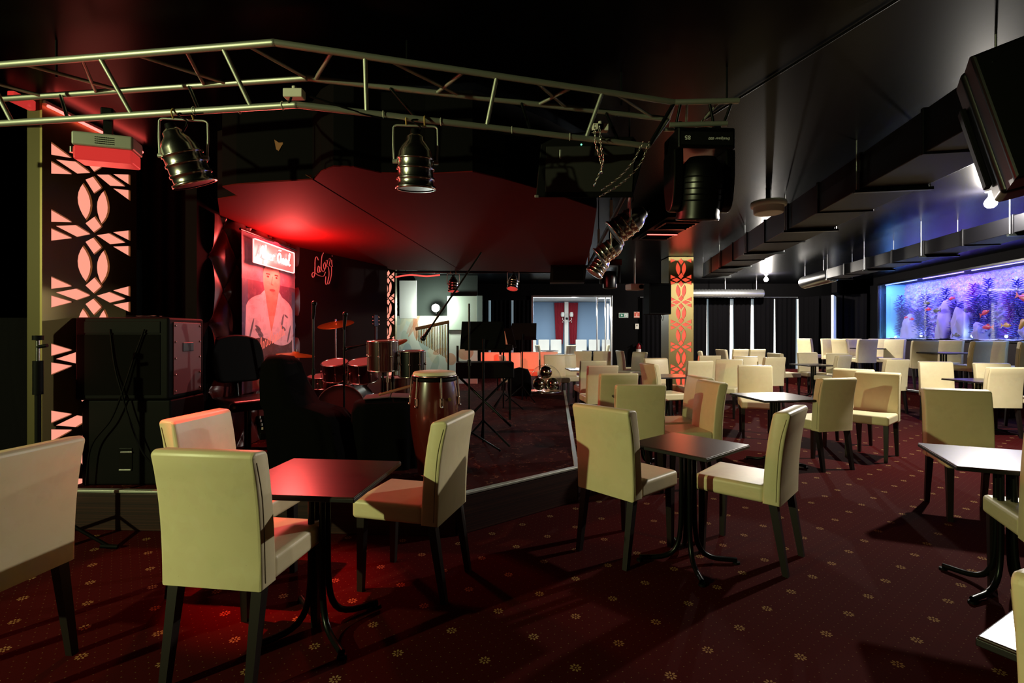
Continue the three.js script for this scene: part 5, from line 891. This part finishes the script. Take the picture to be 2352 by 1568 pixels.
// ---------------------------------------------------------------- aquarium
{
  const t = thing('aquarium', 'long wall aquarium with glass front, blue lit', 'aquarium', [10.9, 0, -15.0], -1.749);
  const Y0 = 1.28, Y1 = 2.88, W = 7.05, D = 0.75;
  const nx = 220, ny = 60, pos = [], idx = [], uvs = []; for (let j = 0; j <= ny; j++) for (let i = 0; i <= nx; i++) { const x = i / nx * W, y = Y0 + j / ny * (Y1 - Y0); const z = -D + 0.05 + 0.09 * Math.abs(noise.noise(x * 2.2, y * 2.6, 1)) + 0.06 * noise.noise(x * 7, y * 9, 4) + 0.05 * noise.noise(x * 19, y * 23, 8); pos.push(x, y, z); uvs.push(x / 2.4, (y - Y0) / 1.6); }
  for (let j = 0; j < ny; j++) for (let i = 0; i < nx; i++) { const a = j * (nx + 1) + i, b = a + 1, c = a + nx + 1, d = c + 1; idx.push(a, b, d, a, d, c); }
  const bg = new THREE.BufferGeometry(); bg.setAttribute('position', new THREE.Float32BufferAttribute(pos, 3)); bg.setAttribute('uv', new THREE.Float32BufferAttribute(uvs, 2)); bg.setIndex(idx); bg.computeVertexNormals();
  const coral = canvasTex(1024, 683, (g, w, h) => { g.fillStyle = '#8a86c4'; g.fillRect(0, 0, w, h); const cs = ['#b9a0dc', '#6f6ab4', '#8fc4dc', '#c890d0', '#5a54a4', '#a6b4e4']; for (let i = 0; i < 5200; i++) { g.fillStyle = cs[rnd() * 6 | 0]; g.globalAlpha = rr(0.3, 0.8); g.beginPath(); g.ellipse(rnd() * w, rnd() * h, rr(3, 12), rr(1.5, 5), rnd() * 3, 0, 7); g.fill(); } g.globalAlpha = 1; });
  mesh('rock_backdrop', bg, matte({ map: coral, roughness: 0.9, side: THREE.DoubleSide }), t);
  mesh('back_box', [bx(W + 0.1, Y1 - Y0 + 0.1, 0.04, W / 2, (Y0 + Y1) / 2, -D - 0.02), bx(0.04, Y1 - Y0, D, W + 0.02, (Y0 + Y1) / 2, -D / 2), bx(W, 0.04, D, W / 2, Y0 - 0.02, -D / 2), bx(W, 0.04, D, W / 2, Y1 + 0.02, -D / 2)], M.black, t);
  mesh('end_panel', bx(0.04, Y1 - Y0, D, -0.02, (Y0 + Y1) / 2, -D / 2), matte({ color: 0x7cc4d8, roughness: 0.6 }), t);
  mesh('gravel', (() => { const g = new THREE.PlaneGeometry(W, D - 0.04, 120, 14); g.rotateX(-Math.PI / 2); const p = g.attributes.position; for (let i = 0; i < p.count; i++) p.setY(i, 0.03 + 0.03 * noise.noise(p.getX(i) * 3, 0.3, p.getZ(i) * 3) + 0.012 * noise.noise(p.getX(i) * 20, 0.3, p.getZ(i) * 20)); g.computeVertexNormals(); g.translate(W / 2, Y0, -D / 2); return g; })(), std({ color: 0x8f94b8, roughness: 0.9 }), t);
  mesh('glass_front', bx(W, Y1 - Y0, 0.012, W / 2, (Y0 + Y1) / 2, -0.03), M.glass, t);
  mesh('frame', [bx(W + 0.08, 0.05, 0.05, W / 2, Y1 + 0.01, 0.0, 0.006), bx(W + 0.08, 0.03, 0.05, W / 2, Y0 - 0.01, 0, 0.006), bx(0.05, Y1 - Y0, 0.05, -0.02, (Y0 + Y1) / 2, 0, 0.006), bx(0.05, Y1 - Y0, 0.05, W + 0.02, (Y0 + Y1) / 2, 0, 0.006)], M.blackGloss, t);
  t.updateMatrixWorld(); const world = (x, y, z) => t.localToWorld(V(x, y, z));
  const cols = [C(0.17, 0.26, 1), C(0.3, 0.2, 1), C(0.26, 0.24, 1), C(0.14, 0.4, 1)];
  for (let k = 0; k < 4; k++) {
    const cx = W * (k + 0.5) / 4, p = world(cx, Y1 - 0.04, -0.16), q = world(cx, Y0 + 0.45, -D + 0.1);
    mesh('lamp_tube', rod([cx - 0.75, Y1 - 0.015, -0.12], [cx + 0.75, Y1 - 0.015, -0.12], 0.012), std({ color: 0xffffff, emissive: cols[k], emissiveIntensity: 3 }), t);
    const l = areaLight([p.x, p.y, p.z], [q.x, q.y, q.z], 1.5, 0.12, cols[k], 110);
  }
  // little white spot lamps on the bottom
  for (const [x, h] of [[0.25, 0.05], [1.45, 0.1], [3.35, 0.1], [4.35, 0.1]]) { const p = world(x, Y0 + h + 0.05, -0.3); mesh('spot_lamp', [sph(0.03, x, Y0 + h, -0.32, 10)], std({ color: 0xffffff, emissive: C(0.6, 0.85, 1), emissiveIntensity: 8 }), t); pointLight(p.x, p.y, p.z, C(0.5, 0.8, 1), 0.5, 2); }
  const rockG = (sx, sy, sz, s) => { const g = new THREE.IcosahedronGeometry(1, 4); const p = g.attributes.position; for (let i = 0; i < p.count; i++) { const v = V(p.getX(i), p.getY(i), p.getZ(i)), k = 1 + 0.5 * noise.noise(v.x * 1.3 + s, v.y * 1.3, v.z * 1.3) + 0.16 * noise.noise(v.x * 4, v.y * 5 + s, v.z * 5); p.setXYZ(i, v.x * k * sx, v.y * k * sy, v.z * k * sz); } g.computeVertexNormals(); return toCreasedNormals(g, 1.2); };
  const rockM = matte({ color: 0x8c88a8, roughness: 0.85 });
  const rocks = [[0.8, 0.22, 0.28, 0.42, 'low rock left in the tank'], [2.35, 0.3, 0.26, 0.62, 'upright arch shaped rock left of the tank middle'], [2.9, 0.25, 0.2, 0.5, 'rock beside the arch shaped one'], [3.6, 0.16, 0.22, 0.24, 'small rock in the middle of the tank'], [5.35, 0.62, 0.34, 0.52, 'big pale round rock at the right of the tank'], [6.3, 0.45, 0.4, 0.42, 'broad pale rock at the right tank edge'], [4.95, 0.16, 0.22, 0.26, 'small striped rock below the big pale one']];
  rocks.forEach(([x, y, sx, sy, lab], i) => { const p = world(x, Y0 + y, -0.4); const m = single('aquarium_rock', rockG(sx * 0.95, sy, 0.2, i * 3.1), rockM, lab, 'rock', 'pale rocks in the aquarium'); m.position.copy(p); m.rotation.y = -1.749; });
  // water plants: stem with whorls of leaves
  const leaf = new THREE.SphereGeometry(1, 6, 4); leaf.scale(0.085, 0.009, 0.018); leaf.translate(0.08, 0, 0);
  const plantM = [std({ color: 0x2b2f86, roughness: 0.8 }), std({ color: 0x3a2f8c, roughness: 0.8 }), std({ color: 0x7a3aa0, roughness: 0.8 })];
  const px = [0.2, 0.35, 0.75, 1.05, 1.45, 1.8, 2.15, 2.65, 2.95, 3.3, 3.7, 4.05, 4.4, 4.7, 5.0, 5.75, 6.1, 6.5];
  const pn = ['leftmost', 'first', 'second', 'third', 'fourth', 'fifth', 'sixth', 'seventh', 'eighth', 'ninth', 'tenth', 'eleventh', 'twelfth', 'thirteenth', 'fourteenth', 'fifteenth', 'sixteenth', 'seventeenth'];
  px.forEach((x, i) => {
    const h = [0.9, 1.2, 0.8, 0.75, 1.15, 0.7, 1.25, 0.9, 1.3, 1.0, 1.35, 1.05, 1.25, 0.8, 1.1, 1.45, 1.3, 0.9][i], p = world(x, Y0 + 0.03, -0.5 + 0.1 * Math.sin(i * 2.1)); const g = thing('water_plant', i ? `feathery purple water plant, ${pn[i]} counted after the leftmost one in the aquarium` : 'feathery purple water plant farthest left in the aquarium', 'plant', [p.x, p.y, p.z], i, 'water plants in the aquarium');
    mesh('stem', tube([[0, 0, 0], [0.02, h * 0.3, 0.01], [-0.02, h * 0.7, 0], [0.02, h, 0]], 0.008, 16, 5), plantM[i % 3], g); const ls = []; for (let y = 0.06; y < h; y += 0.045) for (let k = 0; k < 5; k++) { const q = leaf.clone(); q.rotateZ(0.35); q.scale(1 + 0.3 * Math.sin(y * 9), 1, 1); q.rotateY(k * 1.2566 + y * 8); q.translate(0.02 * Math.sin(y * 3), y, 0); ls.push(q); } const m = mesh('leaf_whorls', ls, plantM[i % 3], g); m.userData.kind = 'stuff';
  });
  // fish
  const fg = () => { const g = new THREE.SphereGeometry(1, 16, 10); const p = g.attributes.position; for (let i = 0; i < p.count; i++) { const x = p.getX(i), k = x < 0 ? 1 - 0.55 * x * x : 1 - 0.15 * x; p.setXYZ(i, x * 0.12, p.getY(i) * 0.045 * k, p.getZ(i) * 0.022 * k); } g.computeVertexNormals(); return g; };
  const bodyG = fg(), tailG = new THREE.ExtrudeGeometry(poly([[-0.1, 0], [-0.17, 0.05], [-0.155, 0], [-0.17, -0.05]]), { depth: 0.006, bevelEnabled: false }).translate(0, 0, -0.003), finG = new THREE.ExtrudeGeometry(poly([[0.05, 0.035], [-0.02, 0.07], [-0.07, 0.05], [-0.06, 0.02]]), { depth: 0.005, bevelEnabled: false }).translate(0, 0, -0.0025), eyeG = sph(0.008, 0.09, 0.012, 0.015, 8);
  const fc = { red: std({ color: 0xc03048, roughness: 0.4 }), gold: std({ color: 0xc8963c, roughness: 0.4 }), pink: std({ color: 0xd860c0, roughness: 0.4 }), dark: std({ color: 0x5a5a48, roughness: 0.4 }) };
  [[1.35, 0.55, 'red', 0.8, 0, 'small red fish left of the arch rock'], [1.05, 0.6, 'red', 0.7, 0.1, 'small red fish near the left rock'], [2.05, 0.78, 'red', 0.9, 0, 'red fish just left of the olive fish'], [2.35, 0.74, 'dark', 1.1, 0, 'olive striped fish above the arch rock'], [2.0, 0.95, 'dark', 1, 0, 'olive fish highest above the arch rock'], [2.9, 1.0, 'red', 0.8, 0.1, 'dark red fish beside the tall plant'], [4.0, 0.62, 'red', 1.1, 0.35, 'red fish swimming upward in the tank middle'], [4.05, 0.3, 'red', 1.2, 0, 'red fish low in the tank middle'], [4.6, 0.33, 'gold', 1, 0, 'gold and red fish left of the big pale rock'], [5.0, 0.36, 'gold', 1.3, 0.9, 'golden fish tilted steeply before the big pale rock'], [5.05, 0.86, 'red', 1.5, -0.35, 'large red fish over the big pale rock'], [5.55, 1.34, 'pink', 2.0, -0.4, 'big pink fish at the top right of the tank'], [5.2, 1.05, 'pink', 1.1, 0.6, 'pink fish below the big pink one'], [5.7, 0.42, 'gold', 1, 0, 'orange fish between the two pale rocks'], [3.1, 0.12, 'dark', 1, 0, 'dark fish resting on the tank bottom']].forEach(([x, y, c, s, r, lab], i) => {
    const p = world(x, Y0 + y, -0.16); const f = thing('fish', lab, 'fish', [p.x, p.y, p.z], -1.749, 'fish in the aquarium'); f.scale.setScalar(s * 0.95); f.rotateZ(r); if (i % 2) f.rotateY(Math.PI);
    mesh('body', bodyG, fc[c], f); mesh('tail', tailG, fc[c], f); mesh('fin', finG, fc[c], f); mesh('eye', eyeG, M.black, f);
  });
}

renderer.render(scene, camera);
